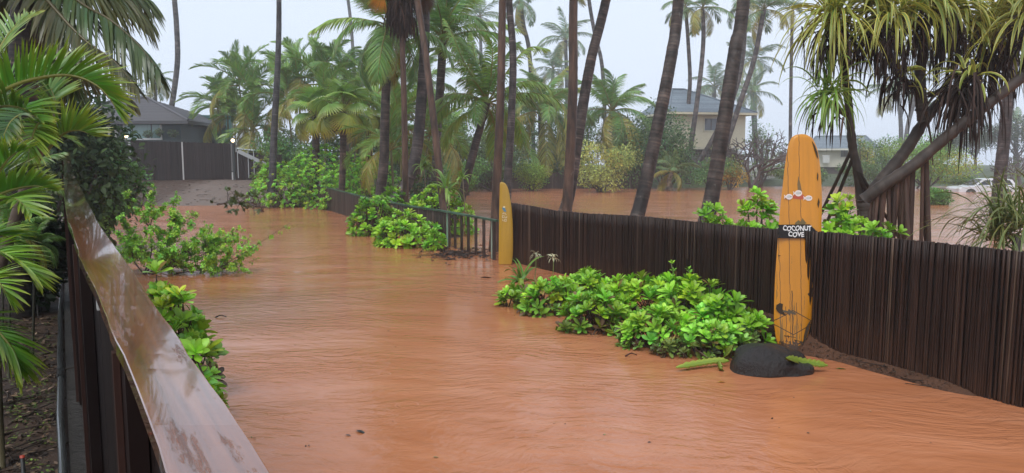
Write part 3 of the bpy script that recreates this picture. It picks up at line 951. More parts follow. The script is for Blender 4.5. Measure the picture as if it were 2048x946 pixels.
# ------------------------------------------------------------------ dark cane fence on the right
root = thing('cane_fence', 'tall dark brown cane fence along the flooded lane behind the orange surfboard', 'fence', FB[3])
rngf = np.random.default_rng(11)
sF = np.concatenate([[0], np.cumsum(np.linalg.norm(np.diff(FB, axis=0), axis=1))])
tops_px = np.array([1012, 1060, 1112, 1180, 1280, 1420, 1560, 1640, 1850, 2048, 2600]); tops_py = np.array([404, 411, 421, 427, 432, 447, 460, 463, 484, 505, 562])
def fence_at(s):
    return np.array([np.interp(s, sF, FB[:, k]) for k in range(3)])
def pxx(p):
    r = p - np.array([0, 0, CAM_Z]); d = r[1] * CP - r[2] * SP
    return 1024 + F_PX * r[0] / d
def fence_top(p):
    py = np.interp(pxx(p), tops_px, tops_py)
    return W(pxx(p), py, p[1])[2]
def cane_mesh(mb, path_at, top_at, s0, s1, pitch=0.0235, r0=0.0125, zb=-0.35, cols=None, jitter=0.004, off=0.0):
    s = s0
    while s < s1:
        p = path_at(s); q2 = path_at(s + 0.02); t_ = unit(q2 - p); nrm = np.array([t_[1], -t_[0], 0])
        r = r0 * rngf.uniform(0.72, 1.18)
        z = top_at(p) + rngf.normal(0, jitter)
        n_ = 9
        zz = np.linspace(zb, z, n_)
        P = np.stack([np.full(n_, p[0]), np.full(n_, p[1]), zz], -1) + nrm * (off + rngf.normal(0, 0.006)) + t_ * (rngf.normal(0, 0.004) + np.linspace(0, 1, n_)[:, None] * rngf.normal(0, 0.010))
        c = np.array([0.025, 0.013, 0.009]) * np.exp(rngf.normal(0, 0.24))
        if rngf.random() < 0.09: r *= .7; c = np.array([0.13, 0.088, 0.062]) * rngf.uniform(0.5, 1.15)
        cc = np.tile(c, (n_, 1)) * np.exp(rngf.normal(0, 0.12, n_))[:, None]
        lim = 0.55 + 0.1 * math.sin(s * 2.1)
        dirt = np.clip((lim - zz) / 0.35, 0, 1)[:, None] * 0.6          # silt dried on the lower half
        cc = cc * (1 - dirt) + np.array([0.070, 0.034, 0.020]) * dirt * rngf.uniform(0.5, 1.2)
        Rr = np.full(n_, r) * (1 + 0.06 * (np.arange(n_) % 2))
        tube(mb, P, Rr, cc, 6)
        s += pitch * (r / r0) * rngf.uniform(0.92, 1.08)
mb = MB(); cane_mesh(mb, fence_at, fence_top, 0.05, sF[-1])
mb.build('cane_panel', M['cane'], root)
mb = MB()
for s in np.arange(0, sF[-1], 0.25):
    a, c_ = fence_at(s), fence_at(s + 0.25); t_ = unit(c_ - a); nrm = np.array([-t_[1], t_[0], 0]) * 0.035
    za, zc = fence_top(a) - 0.012, fence_top(c_) - 0.012
    V = [[*(a + nrm)[:2], -0.35], [*(c_ + nrm)[:2], -0.35], [*(c_ + nrm)[:2], zc], [*(a + nrm)[:2], za]]
    V2 = [[*(a + nrm * 1.4)[:2], -0.35], [*(c_ + nrm * 1.4)[:2], -0.35], [*(c_ + nrm * 1.4)[:2], zc], [*(a + nrm * 1.4)[:2], za]]
    mb.add(V + V2, [[0, 1, 2, 3], [7, 6, 5, 4], [3, 2, 6, 7]], (0.012, 0.009, 0.008))
mb.build('backing', M['wood'], root, smooth=False)
for zf in (0.35, 0.93):
    mb = MB()
    pr = np.array([[*(fence_at(s) + np.array([0.05, 0.035, 0]))[:2], fence_top(fence_at(s)) * zf] for s in np.linspace(0.05, sF[-1], 30)])
    tube(mb, pr, 0.028, (0.04, 0.028, 0.022), 6); mb.build('rail', M['wood'], root)
for s in np.arange(0.1, sF[-1], 2.2):
    p = fence_at(s); mb = MB()
    box(mb, (p[0] + 0.06, p[1] + 0.05, -0.4), (p[0] + 0.15, p[1] + 0.14, fence_top(p) - 0.03), (0.045, 0.032, 0.026)); mb.build('post', M['wood'], root, smooth=False)

# ------------------------------------------------------------------ low slatted fence with the green top rail
root = thing('low_fence', 'low dark slatted fence with mossy green top rail and wide gaps', 'fence', LF[1])
lt_px = np.array([600, 611, 721, 816, 890, 995, 1010]); lt_py = np.array([361, 363, 391, 410, 421, 440, 443])
sLF = np.concatenate([[0], np.cumsum(np.linalg.norm(np.diff(LF, axis=0), axis=1))])
def lf_at(s): return np.array([np.interp(s, sLF, LF[:, k]) for k in range(3)])
def lf_top(p): return W(pxx(p), np.interp(pxx(p), lt_px, lt_py), p[1])[2]
LFend = sLF[-1]
rp = np.array([[*lf_at(s)[:2], lf_top(lf_at(s))] for s in np.linspace(0, LFend, 26)])
mb = MB()
for a, c_ in zip(rp[:-1], rp[1:]): beam(mb, a + [0, 0, -0.02], c_ + [0, 0, -0.02], 0.10, 0.045, np.array([0.05, 0.10, 0.065]) * rngf.uniform(0.7, 1.3))
mb.build('top_rail', M['wood'], root, smooth=False)
s_gap = sLF[1]
for px in (900, 913, 927, 941, 956, 971, 989):
    s = np.interp(px, [893, 995], [sLF[1], 0]); p = lf_at(s); t_ = unit(lf_at(s + 0.02) - p)
    mb = MB(); a = p + [0, 0, -0.35]; tp = np.array([p[0], p[1], lf_top(p) - 0.05])
    nrm = np.array([t_[1], -t_[0], 0])
    box(mb, (-0.012, -0.07, -0.35), (0.012, 0.07, tp[2]), np.array([0.05, 0.033, 0.028]) * rngf.uniform(0.7, 1.3), (np.stack([nrm, t_, [0, 0, 1]], 1), np.array([p[0], p[1], 0])))
    mb.build('picket', M['wood'], root, smooth=False)
mb = MB(); s = s_gap + 0.12
while s < LFend:
    p = lf_at(s); t_ = unit(lf_at(s + 0.02) - p); nrm = np.array([t_[1], -t_[0], 0])
    cc = np.array([0.05, 0.036, 0.030]) * np.exp(rngf.normal(0, 0.35))
    box(mb, (-0.012 + rngf.normal(0, .004), -0.048, -0.35), (0.012, 0.048, lf_top(p) - 0.05 - abs(rngf.normal(0, 0.008))), cc, (np.stack([nrm, t_, [0, 0, 1]], 1), np.array([p[0], p[1], 0])))
    s += 0.104
mb.build('slat_panel', M['wood'], root, smooth=False)
for s, cg in ((sLF[1] + 0.02, (0.22, 0.36, 0.26)), (np.interp(983, [893, 995], [sLF[1], 0]), (0.30, 0.40, 0.33)), (sLF[2] + 3.0, (0.16, 0.22, 0.15)), (sLF[3] + 2.2, (0.16, 0.20, 0.15))):
    p = lf_at(s); t_ = unit(lf_at(s + 0.02) - p); nrm = np.array([t_[1], -t_[0], 0]); mb = MB()
    wd = 0.035 if s > 2 or s == sLF[1] + 0.02 else 0.018
    box(mb, (-0.05, -wd, -0.35), (-0.02, wd, lf_top(p) - 0.045), cg, (np.stack([-nrm, t_, [0, 0, 1]], 1), np.array([p[0], p[1], 0])))
    mb.build('post', M['wood'], root, smooth=False)

# ------------------------------------------------------------------ gate at the head of the drive
GY_ = 46.0
gz = W(370, 362, GY_)[2]
def gate_panel(name, px0, px1, t0, t1, root, Y=GY_):
    mb = MB(); x0, x1 = X(px0, Y), X(px1, Y); x = x0
    z0, z1 = W(px0, t0, Y)[2], W(px1, t1, Y)[2]
    while x < x1:
        f = (x - x0) / (x1 - x0)
        box(mb, (x, Y - 0.03 + rngf.normal(0, .008), gz - 0.3), (min(x + 0.072, x1), Y + 0.03, z0 + (z1 - z0) * f + rngf.normal(0, 0.012)), np.array([0.020, 0.014, 0.013]) * np.exp(rngf.normal(0, 0.22)))
        x += 0.075
    return mb.build(name, M['wood'], root, smooth=False)
root = thing('driveway_gate', 'closed double driveway gate of dark upright boards below the green house', 'gate', (X(365, GY_), GY_, gz))
gate_panel('gate_leaf', 268, 369, 281, 284, root); gate_panel('gate_leaf', 371, 466, 284, 287, root)
mb = MB(); box(mb, (X(368.8, GY_), GY_ - 0.08, gz - 0.2), (X(371.2, GY_), GY_ - 0.04, W(370, 284, GY_)[2]), (0.5, 0.48, 0.46)); mb.build('meeting_strip', M['paint'], root, smooth=False)
def lamp_post(label, px, top, lamp_py, strip_px):
    c = (X(px, GY_ - 0.1), GY_ - 0.1, gz)
    root = thing('gate_post', label, 'gate post', c, 'lamp topped posts either side of the gate')
    mb = MB(); zt = W(px, top, GY_ - 0.1)[2]
    box(mb, (c[0] - 0.09, c[1] - 0.09, gz - 0.4), (c[0] + 0.09, c[1] + 0.09, zt), (0.03, 0.035, 0.035)); box(mb, (c[0] - 0.12, c[1] - 0.12, zt), (c[0] + 0.12, c[1] + 0.12, zt + 0.05), (0.04, 0.045, 0.045))
    mb.build('shaft', M['paint'], root, smooth=False)
    mb = MB(); xs = X(strip_px, GY_ - 0.2)
    k = 0
    for za, zb in ((gz - 0.15, gz + 0.55), (gz + 0.62, zt)):
        wv_ = 0.055 if px < 400 else 0.04; box(mb, (xs - wv_, c[1] - 0.13, za), (xs + wv_, c[1] - 0.095, zb), (0.5, 0.49, 0.48) if k == 0 else ((0.36, 0.36, 0.36) if px < 400 else (0.13, 0.13, 0.13))); k += 1
    mb.build('white_board', M['paint'], root, smooth=False)
    zl = W(px, lamp_py, c[1])[2]
    lt = MB(); tube(lt, [[c[0], c[1], zt + 0.05], [c[0], c[1], zl - 0.1]], 0.03, (0.02, 0.02, 0.02), 8)
    th = np.linspace(0, math.pi, 9)[1:-1]
    l_o = lt.build('lamp_stem', M['paint'], root)
    gl = MB(); rr_ = 0.105
    tube(gl, np.array([[c[0], c[1], zl + rr_ * math.cos(a)] for a in th[::-1]]), np.array([rr_ * math.sin(a) for a in th[::-1]]), (1, 0.8, 0.5), 12)
    gl.build('lamp_globe', M['lamp'], root)
    cp = MB(); tube(cp, [[c[0], c[1], zl + 0.10], [c[0], c[1], zl + 0.13], [c[0], c[1], zl + 0.20]], [0.13, 0.13, 0.02], (0.03, 0.03, 0.03), 12); cp.build('lamp_cap', M['paint'], root)
lamp_post('gate post with white board and lit globe lamp left of the double gate', 259, 284, 272, 264.5)
lamp_post('gate post with lit globe lamp right of the double gate beside white roof', 470, 288, 281, 467)
root = thing('side_fence', 'dark board fence left of the gate half hidden by a green shrub', 'fence', (X(228, GY_ + .3), GY_ + 0.3, gz))
gate_panel('board_panel', 150, 255, 277, 281, root, GY_ + 0.3)
root = thing('side_fence', 'dark board fence right of the gate with slanting pale rail', 'fence', (X(510, GY_ - .6), GY_ - 0.6, gz))
gate_panel('board_panel', 474, 566, 304, 309, root, GY_ - 0.6)
mb = MB(); beam(mb, W(476, 302, GY_ - 0.75), W(546, 336, GY_ - 0.75), 0.06, 0.22, (0.33, 0.34, 0.34)); mb.build('slanting_rail', M['paint'], root, smooth=False)
for px in (478, 499, 510, 543):
    mb = MB(); x = X(px, GY_ - 0.7); box(mb, (x - 0.02, GY_ - 0.68, gz + 0.2), (x + 0.02, GY_ - 0.64, W(px, 303, GY_)[2]), (0.4, 0.42, 0.43)); mb.build('upright', M['paint'], root, smooth=False)
# ------------------------------------------------------------------ houses
class Frame:
    """local axes of a building: u along its front, v away from us"""
    def __init__(s, a, c):
        s.o = np.array([a[0], a[1]], float); d = np.array([c[0] - a[0], c[1] - a[1]]); s.L = np.hypot(*d); s.u = d / s.L; s.v = np.array([-s.u[1], s.u[0]])
    def __call__(s, u, v, z):
        p = s.o + s.u * u + s.v * v
        return np.array([p[0], p[1], z])
    def box(s, mb, lo, hi, col):
        Mx = (np.array([[s.u[0], s.v[0], 0], [s.u[1], s.v[1], 0], [0, 0, 1]]), np.array([s.o[0], s.o[1], 0])); box(mb, lo, hi, col, Mx)
def roof_hip(F, root, u0, u1, v0, v1, ze, zr, ru0, ru1, rv, col, fcol, name='roof'):
    mb = MB()
    e = [F(u0, v0, ze), F(u1, v0, ze), F(u1, v1, ze), F(u0, v1, ze)]; r0, r1 = F(ru0, rv, zr), F(ru1, rv, zr)
    # courses: each slope is cut into strips that lap by a few centimetres
    def slope(a, b_, c, d, n=22):
        for i in range(n):
            f0, f1 = i / n, (i + 1) / n
            p0, p1 = a + (d - a) * f0, b_ + (c - b_) * f0; p2, p3 = b_ + (c - b_) * f1, a + (d - a) * f1
            up = np.array([0, 0, 0.035])
            k = rngf.uniform(0.75, 1.2)
            mb.add([p0 + up, p1 + up, p2, p3], [[0, 1, 2, 3]], np.array(col) * k)
            mb.add([p0 - up * .3, p1 - up * .3, p1 + up, p0 + up], [[0, 1, 2, 3]], np.array(col) * 0.8)
    slope(e[0], e[1], r1, r0); slope(e[1], e[2], r1, r1); slope(e[2], e[3], r0, r1); slope(e[3], e[0], r0, r0)
    rf = mb.build(name, M['shingle'], root, smooth=False)
    mb = MB()
    t = 0.22
    F.box(mb, (u0, v0 - 0.02, ze - t), (u1, v0 + 0.04, ze - 0.015), fcol); F.box(mb, (u1 - 0.04, v0 + 0.05, ze - t), (u1 + 0.02, v1, ze - 0.015), fcol); F.box(mb, (u0 - 0.02, v0 + 0.05, ze - t), (u0 + 0.04, v1, ze - 0.015), fcol)
    F.box(mb, (u0 + 0.06, v0 + 0.06, ze - t + 0.02), (u1 - 0.06, v1 - 0.06, ze - t + 0.06), fcol)
    mb.build('eave_board', M['paint'], root, smooth=False)
    mb = MB()
    for a, c in ((e[0], r0), (e[1], r1), (r0, r1)):
        tube(mb, np.array([a, c]) + [0, 0, 0.05], 0.09, np.array(col) * 0.9, 6)
    mb.build('ridge_cap', M['shingle'], root)
def window(F, root, u0, u1, z0, z1, v, fcol, gcol, mull=(), t=0.12, rail=None):
    mb = MB(); d = 0.05
    F.box(mb, (u0, v - d, z0), (u0 + t, v, z1), fcol); F.box(mb, (u1 - t, v - d, z0), (u1, v, z1), fcol)
    F.box(mb, (u0 + t, v - d, z0), (u1 - t, v, z0 + t), fcol); F.box(mb, (u0 + t, v - d, z1 - t), (u1 - t, v, z1), fcol)
    w_ = mb.build('window', M['paint'], root, smooth=False)
    mb = MB(); F.box(mb, (u0 + t, v - 0.02, z0 + t), (u1 - t, v - 0.008, z1 - t), gcol)
    g = mb.build('pane', M['glass'], root, smooth=False); g.parent = w_
    if mull:
        mb = MB()
        for m in mull:
            um = u0 + (u1 - u0) * m; F.box(mb, (um - 0.035, v - 0.045, z0 + t), (um + 0.035, v - 0.021, z1 - t), (0.03, 0.03, 0.03))
        o = mb.build('mullion', M['paint'], root, smooth=False); o.parent = w_

# green house behind the gate
Yh = 54.0
ze = W(300, 243, Yh)[2]; zg = 1.3
F = Frame((X(120, Yh), Yh), (X(368, Yh), Yh))
root = thing('green_house', 'dark green bungalow with grey shingle hip roof and wide white framed window', 'house', (X(240, Yh), Yh, zg))
mb = MB(); uC = F.L - (X(368, Yh) - X(252, Yh))
F.box(mb, (uC, 0, zg), (F.L, 9, ze - 0.2), (0.032, 0.058, 0.060)); mb.build('wall', M['paint'], root, smooth=False)
mb = MB(); F.box(mb, (0, 0.03, zg), (uC - 0.32, 9, ze - 0.2), (0.55, 0.53, 0.47)); o = mb.build('wall', M['paint'], root, smooth=False); o['label'] = 'cream wall section'
mb = MB(); F.box(mb, (uC - 0.30, -0.05, zg), (uC - 0.02, 0.25, ze - 0.2), (0.05, 0.05, 0.055)); mb.build('corner_post', M['paint'], root, smooth=False)
zr = W(262, 196, Yh + 3)[2]
roof_hip(F, root, -0.9, F.L + (X(394, Yh) - X(368, Yh)), -0.9, 9.6, ze, zr, 3.5, F.L - (X(368, Yh) - X(262, Yh)), 3.2, (0.10, 0.095, 0.10), (0.06, 0.058, 0.06))
uw0 = F.L - (X(368, Yh) - X(254.5, Yh)); uw1 = F.L - (X(368, Yh) - X(331, Yh))
window(F, root, uw0, uw1, W(290, 280, Yh)[2], W(290, 244.5, Yh)[2], -0.005, (0.8, 0.8, 0.76), (0.26, 0.43, 0.39), (0.24, 0.73), 0.13)

# hanging plants in front of the window
for px, py, r, lab in ((296, 268, 0.32, 'hanging basket of pale flowers in front of the wide white window, left one'), (318, 264, 0.30, 'hanging basket of pale flowers at the right pane of the white window'), (346, 266, 0.36, 'hanging basket of pale flowers before the dark green wall')):
    c = W(px, py, Yh - 0.75)
    r_ = thing('hanging_plant', lab, 'plant', c, 'hanging baskets along the green house')
    rng = np.random.default_rng(px); mb = MB()
    leaf_blobs(mb, rng, [[c[0], c[1], c[2], r, r * 0.8, r * 0.7]], 260, 0.13, (0.16, 0.19, 0.08)); mb.build('foliage', M['far_leaf'], r_)
    mb = MB(); tube(mb, [[c[0], c[1], c[2] - 0.28], [c[0], c[1], c[2] - 0.05]], [0.09, 0.15], (0.08, 0.06, 0.04), 10); mb.build('basket', M['plain'], r_)
    mb = MB()
    tube(mb, [[c[0], c[1], c[2] + 0.1], [c[0], c[1], ze - 0.2]], 0.006, (0.03, 0.03, 0.03), 4); mb.build('chain', M['plain'], r_)

# green corrugated screen and white canopy beyond the gate
Ys = 60.0
root = thing('green_screen', 'tall translucent green ribbed sheeting wall beyond the gate', 'screen', (X(425, Ys), Ys, 1.3))
mb = MB(); x0, x1 = X(404, Ys), X(470, Ys); nn = 90
xs = np.linspace(x0, x1, nn); ys = Ys + 0.04 * np.where(np.arange(nn) % 4 < 2, 1, -1)
zt = W(425, 230, Ys)[2]
V = np.concatenate([np.stack([xs, ys, np.full(nn, 1.2)], -1), np.stack([xs, ys, np.full(nn, zt)], -1), np.stack([xs, ys + 0.02, np.full(nn, zt)], -1), np.stack([xs, ys + 0.02, np.full(nn, 1.2)], -1)])
i = np.arange(nn - 1)
mb.add(V, np.concatenate([np.stack([i, i + 1, i + nn + 1, i + nn], -1), np.stack([i + nn, i + nn + 1, i + 2 * nn + 1, i + 2 * nn], -1), np.stack([i + 2 * nn, i + 2 * nn + 1, i + 3 * nn + 1, i + 3 * nn], -1)]), (0.10, 0.21, 0.20))
mb.build('sheeting', M['paint'], root, smooth=False)
mb = MB()
for px in (404, 425, 447, 469): box(mb, (X(px, Ys) - 0.05, Ys + 0.1, 1.0), (X(px, Ys) + 0.05, Ys + 0.2, zt), (0.10, 0.12, 0.12))
mb.build('frame', M['paint'], root, smooth=False)
Yc = 50.0
root = thing('garden_canopy', 'small shelter with white ribbed sloping roof behind the right gate lamp', 'shelter', (X(505, Yc), Yc, 1.3))
mb = MB()
a = W(473, 296, Yc - 1); b_ = W(530, 303, Yc - 1); c = W(520, 283, Yc + 2.5); d = W(500, 287, Yc + 2.5)
for k in range(8):
    f0, f1 = k / 8, (k + 0.82) / 8
    p0, p1 = a + (b_ - a) * f0, a + (b_ - a) * f1; q0, q1 = d + (c - d) * f0, d + (c - d) * f1
    mb.add([p0, p1, q1, q0, p0 - [0, 0, .05], p1 - [0, 0, .05], q1 - [0, 0, .05], q0 - [0, 0, .05]], [[0, 1, 2, 3], [7, 6, 5, 4], [0, 4, 5, 1], [1, 5, 6, 2], [2, 6, 7, 3], [3, 7, 4, 0]], (0.62, 0.68, 0.68))
mb.build('roof_sheet', M['paint'], root, smooth=False)
mb = MB()
for p in (a, b_, c, d): box(mb, (p[0] - 0.05, p[1] - 0.05, 1.0), (p[0] + 0.05, p[1] + 0.05, p[2] - 0.06), (0.3, 0.3, 0.3))
mb.build('post', M['paint'], root, smooth=False)
mb = MB()
Yg = 53.0
e0, e1, ap = W(470, 295, Yg), W(505, 280, Yg), W(482, 279.5, Yg)
pts = np.array([W(470, 296, Yg), W(476, 280, Yg + 2), W(506, 281, Yg + 2), W(500, 287, Yg)])
mb.add(np.vstack([pts, pts - [0, 0, .08]]), [[0, 3, 2, 1], [4, 5, 6, 7], [0, 4, 7, 3], [3, 7, 6, 2], [2, 6, 5, 1], [1, 5, 4, 0]], (0.20, 0.20, 0.22)); mb.build('gable_roof', M['shingle'], root, smooth=False)

# cream two storey house
Fa = (X(1340, 70), 70.0); Fc = (X(1486, 71.6), 71.6)
F = Frame(Fa, Fc)
root = thing('raised_house', 'cream two storey house with blue grey hip roof and dark window', 'house', (Fa[0] + 3, Fa[1] + 4, 0.3))
zw = W(1379, 227, 70)[2]; zf = W(1379, 293, 70)[2]
mb = MB(); F.box(mb, (0, 0, zf), (F.L, 6.5, zw - 0.1), (0.62, 0.57, 0.42)); mb.build('wall', M['paint'], root, smooth=False)
for k in range(1, 9):
    pass
roof_hip(F, root, -0.7, F.L + 0.7, -0.9, 7.3, zw + 0.12, W(1382, 178, 73)[2], 1.4, 2.7, 3.2, (0.20, 0.25, 0.29), (0.60, 0.55, 0.40))
def f_u(px, F=F):
    # where the photo column meets the front of the frame
    k = (px - 1024) / F_PX
    return (k * F.o[1] - F.o[0]) / (F.u[0] - k * F.u[1])
def f_z(px, py, F=F):
    u = f_u(px, F); p = F(u, 0, 0); return W(px, py, p[1])[2]
window(F, root, f_u(1403), f_u(1433), f_z(1418, 263), f_z(1418, 235), -0.005, (0.60, 0.57, 0.45), (0.10, 0.12, 0.14), (0.5,), 0.10)
mb = MB(); F.box(mb, (0.02, -0.05, zf - 0.25), (F.L, 0.0, zf - 0.003), (0.58, 0.54, 0.42)); mb.build('floor_band', M['paint'], root, smooth=False)
mb = MB()
z0 = 0.2
for k in range(46):   # lattice round the undercroft
    u = F.L * k / 46
    F.box(mb, (u, 0.30, z0), (u + 0.06, 0.34, zf - 0.26), (0.20, 0.19, 0.17))
for k in range(12):
    z = z0 + (zf - 0.3 - z0) * k / 12
    F.box(mb, (0, 0.345, z), (F.L, 0.365, z + 0.06), (0.20, 0.19, 0.17))
mb.build('lattice', M['paint'], root, smooth=False)
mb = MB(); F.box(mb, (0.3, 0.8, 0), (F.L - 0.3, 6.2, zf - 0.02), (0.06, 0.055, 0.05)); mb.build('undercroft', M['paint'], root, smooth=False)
# stairs
st = MB(); Yt = 72.0
top = W(1462, 312, Yt); bot = W(1502, 350, Yt)
for k in range(13):
    f = k / 12; p = top + (bot - top) * f
    box(st, (p[0] - 0.1, Yt - 0.7, p[2] - 0.06), (p[0] + 0.16, Yt + 0.7, p[2]), (0.55, 0.55, 0.53))
beam(st, top + [0, -0.72, -0.12], bot + [0, -0.72, -0.12], 0.06, 0.22, (0.5, 0.5, 0.48))
o = st.build('stair', M['paint'], root, smooth=False)
st = MB()
for yy in (-0.7, 0.7):
    beam(st, top + [0, yy, 0.95], bot + [0, yy, 0.95], 0.07, 0.08, (0.7, 0.7, 0.68))
    for k in range(13):
        f = k / 12; p = top + (bot - top) * f + [0, yy, 0]; box(st, (p[0] - 0.025, p[1] - 0.025, p[2]), (p[0] + 0.025, p[1] + 0.025, p[2] + 0.95), (0.7, 0.7, 0.68))
r2 = st.build('handrail', M['paint'], root, smooth=False); r2.parent = o
# white entry stair further right
root = thing('entry_steps', 'white painted entry stair with balustrade beside the bare plumeria tree', 'stairs', (X(1525, 70), 70, 0.4))
st = MB(); top = W(1544, 334, 70); bot = W(1510, 358, 70)
for k in range(9):
    f = k / 8; p = top + (bot - top) * f; box(st, (p[0] - 0.14, 69.4, p[2] - 0.9 * (1 - f) - 0.1), (p[0] + 0.14, 70.6, p[2]), (0.6, 0.6, 0.58))
st.build('steps', M['paint'], root, smooth=False)
st = MB()
for yy in (-0.58, 0.58):
    beam(st, top + [0, yy, 0.9], bot + [0, yy, 0.9], 0.08, 0.09, (0.75, 0.75, 0.73))
    for k in range(12):
        f = k / 11; p = top + (bot - top) * f + [0, yy, 0]; box(st, (p[0] - 0.03, p[1] - 0.03, p[2]), (p[0] + 0.03, p[1] + 0.03, p[2] + 0.88), (0.75, 0.75, 0.73))
st.build('balustrade', M['paint'], root, smooth=False)

# second cream house
F2 = Frame((X(1622, 86), 86.0), (X(1738, 84), 84.0))
root = thing('cream_house', 'cream house with low blue grey roof glimpsed between pandanus trunks', 'house', (X(1680, 86), 86, 0.5))
zw = W(1690, 299, 85)[2]
mb = MB(); F2.box(mb, (0, 0, W(1690, 334, 85)[2]), (F2.L, 8, zw), (0.64, 0.61, 0.50)); mb.build('wall', M['paint'], root, smooth=False)
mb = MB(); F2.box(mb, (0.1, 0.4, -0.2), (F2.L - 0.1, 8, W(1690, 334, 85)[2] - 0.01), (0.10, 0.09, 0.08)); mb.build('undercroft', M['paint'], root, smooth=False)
roof_hip(F2, root, -1, F2.L + 0.7, -0.8, 8.8, zw + 0.12, W(1690, 273, 89)[2], 0.5, F2.L - 0.2, 4.0, (0.22, 0.27, 0.31), (0.62, 0.60, 0.52))
k_ = lambda px: f_u(px, F2)
window(F2, root, k_(1676), k_(1693), W(1684, 315, 85)[2], W(1684, 297.5, 85)[2] - 0.1, -0.005, (0.55, 0.53, 0.46), (0.10, 0.12, 0.14), (0.5,), 0.08)
mb = MB()
for k in range(9):
    u = k_(1642) + (k_(1654) - k_(1642)) * k / 8; F2.box(mb, (u - 0.03, -0.6, W(1648, 326, 85)[2]), (u + 0.03, -0.54, W(1648, 312, 85)[2]), (0.7, 0.7, 0.68))
F2.box(mb, (k_(1640), -0.62, W(1648, 312, 85)[2]), (k_(1655), -0.5, W(1648, 310.5, 85)[2]), (0.7, 0.7, 0.68)); mb.build('balcony_rail', M['paint'], root, smooth=False)

# cane fence along the far shore
root = thing('far_fence', 'dark weathered fence along the far bank behind the flooded yard', 'fence', (X(1180, 61.5), 61.5, 0))
mb = MB(); x = X(850, 61.5)
while x < X(1292, 61.5):
    box(mb, (x, 61.45, -0.3), (x + 0.12, 61.5, W(1200, 345, 61.5)[2] + rngf.normal(0, 0.03)), np.array([0.045, 0.035, 0.03]) * np.exp(rngf.normal(0, 0.3))); x += 0.13
mb.build('board_panel', M['wood'], root, smooth=False)
mb = MB()
for px in np.arange(850, 1292, 44): box(mb, (X(px, 61.5) - 0.06, 61.36, -0.3), (X(px, 61.5) + 0.06, 61.44, W(1200, 343, 61.5)[2]), (0.05, 0.04, 0.035))
mb.build('post', M['wood'], root, smooth=False)

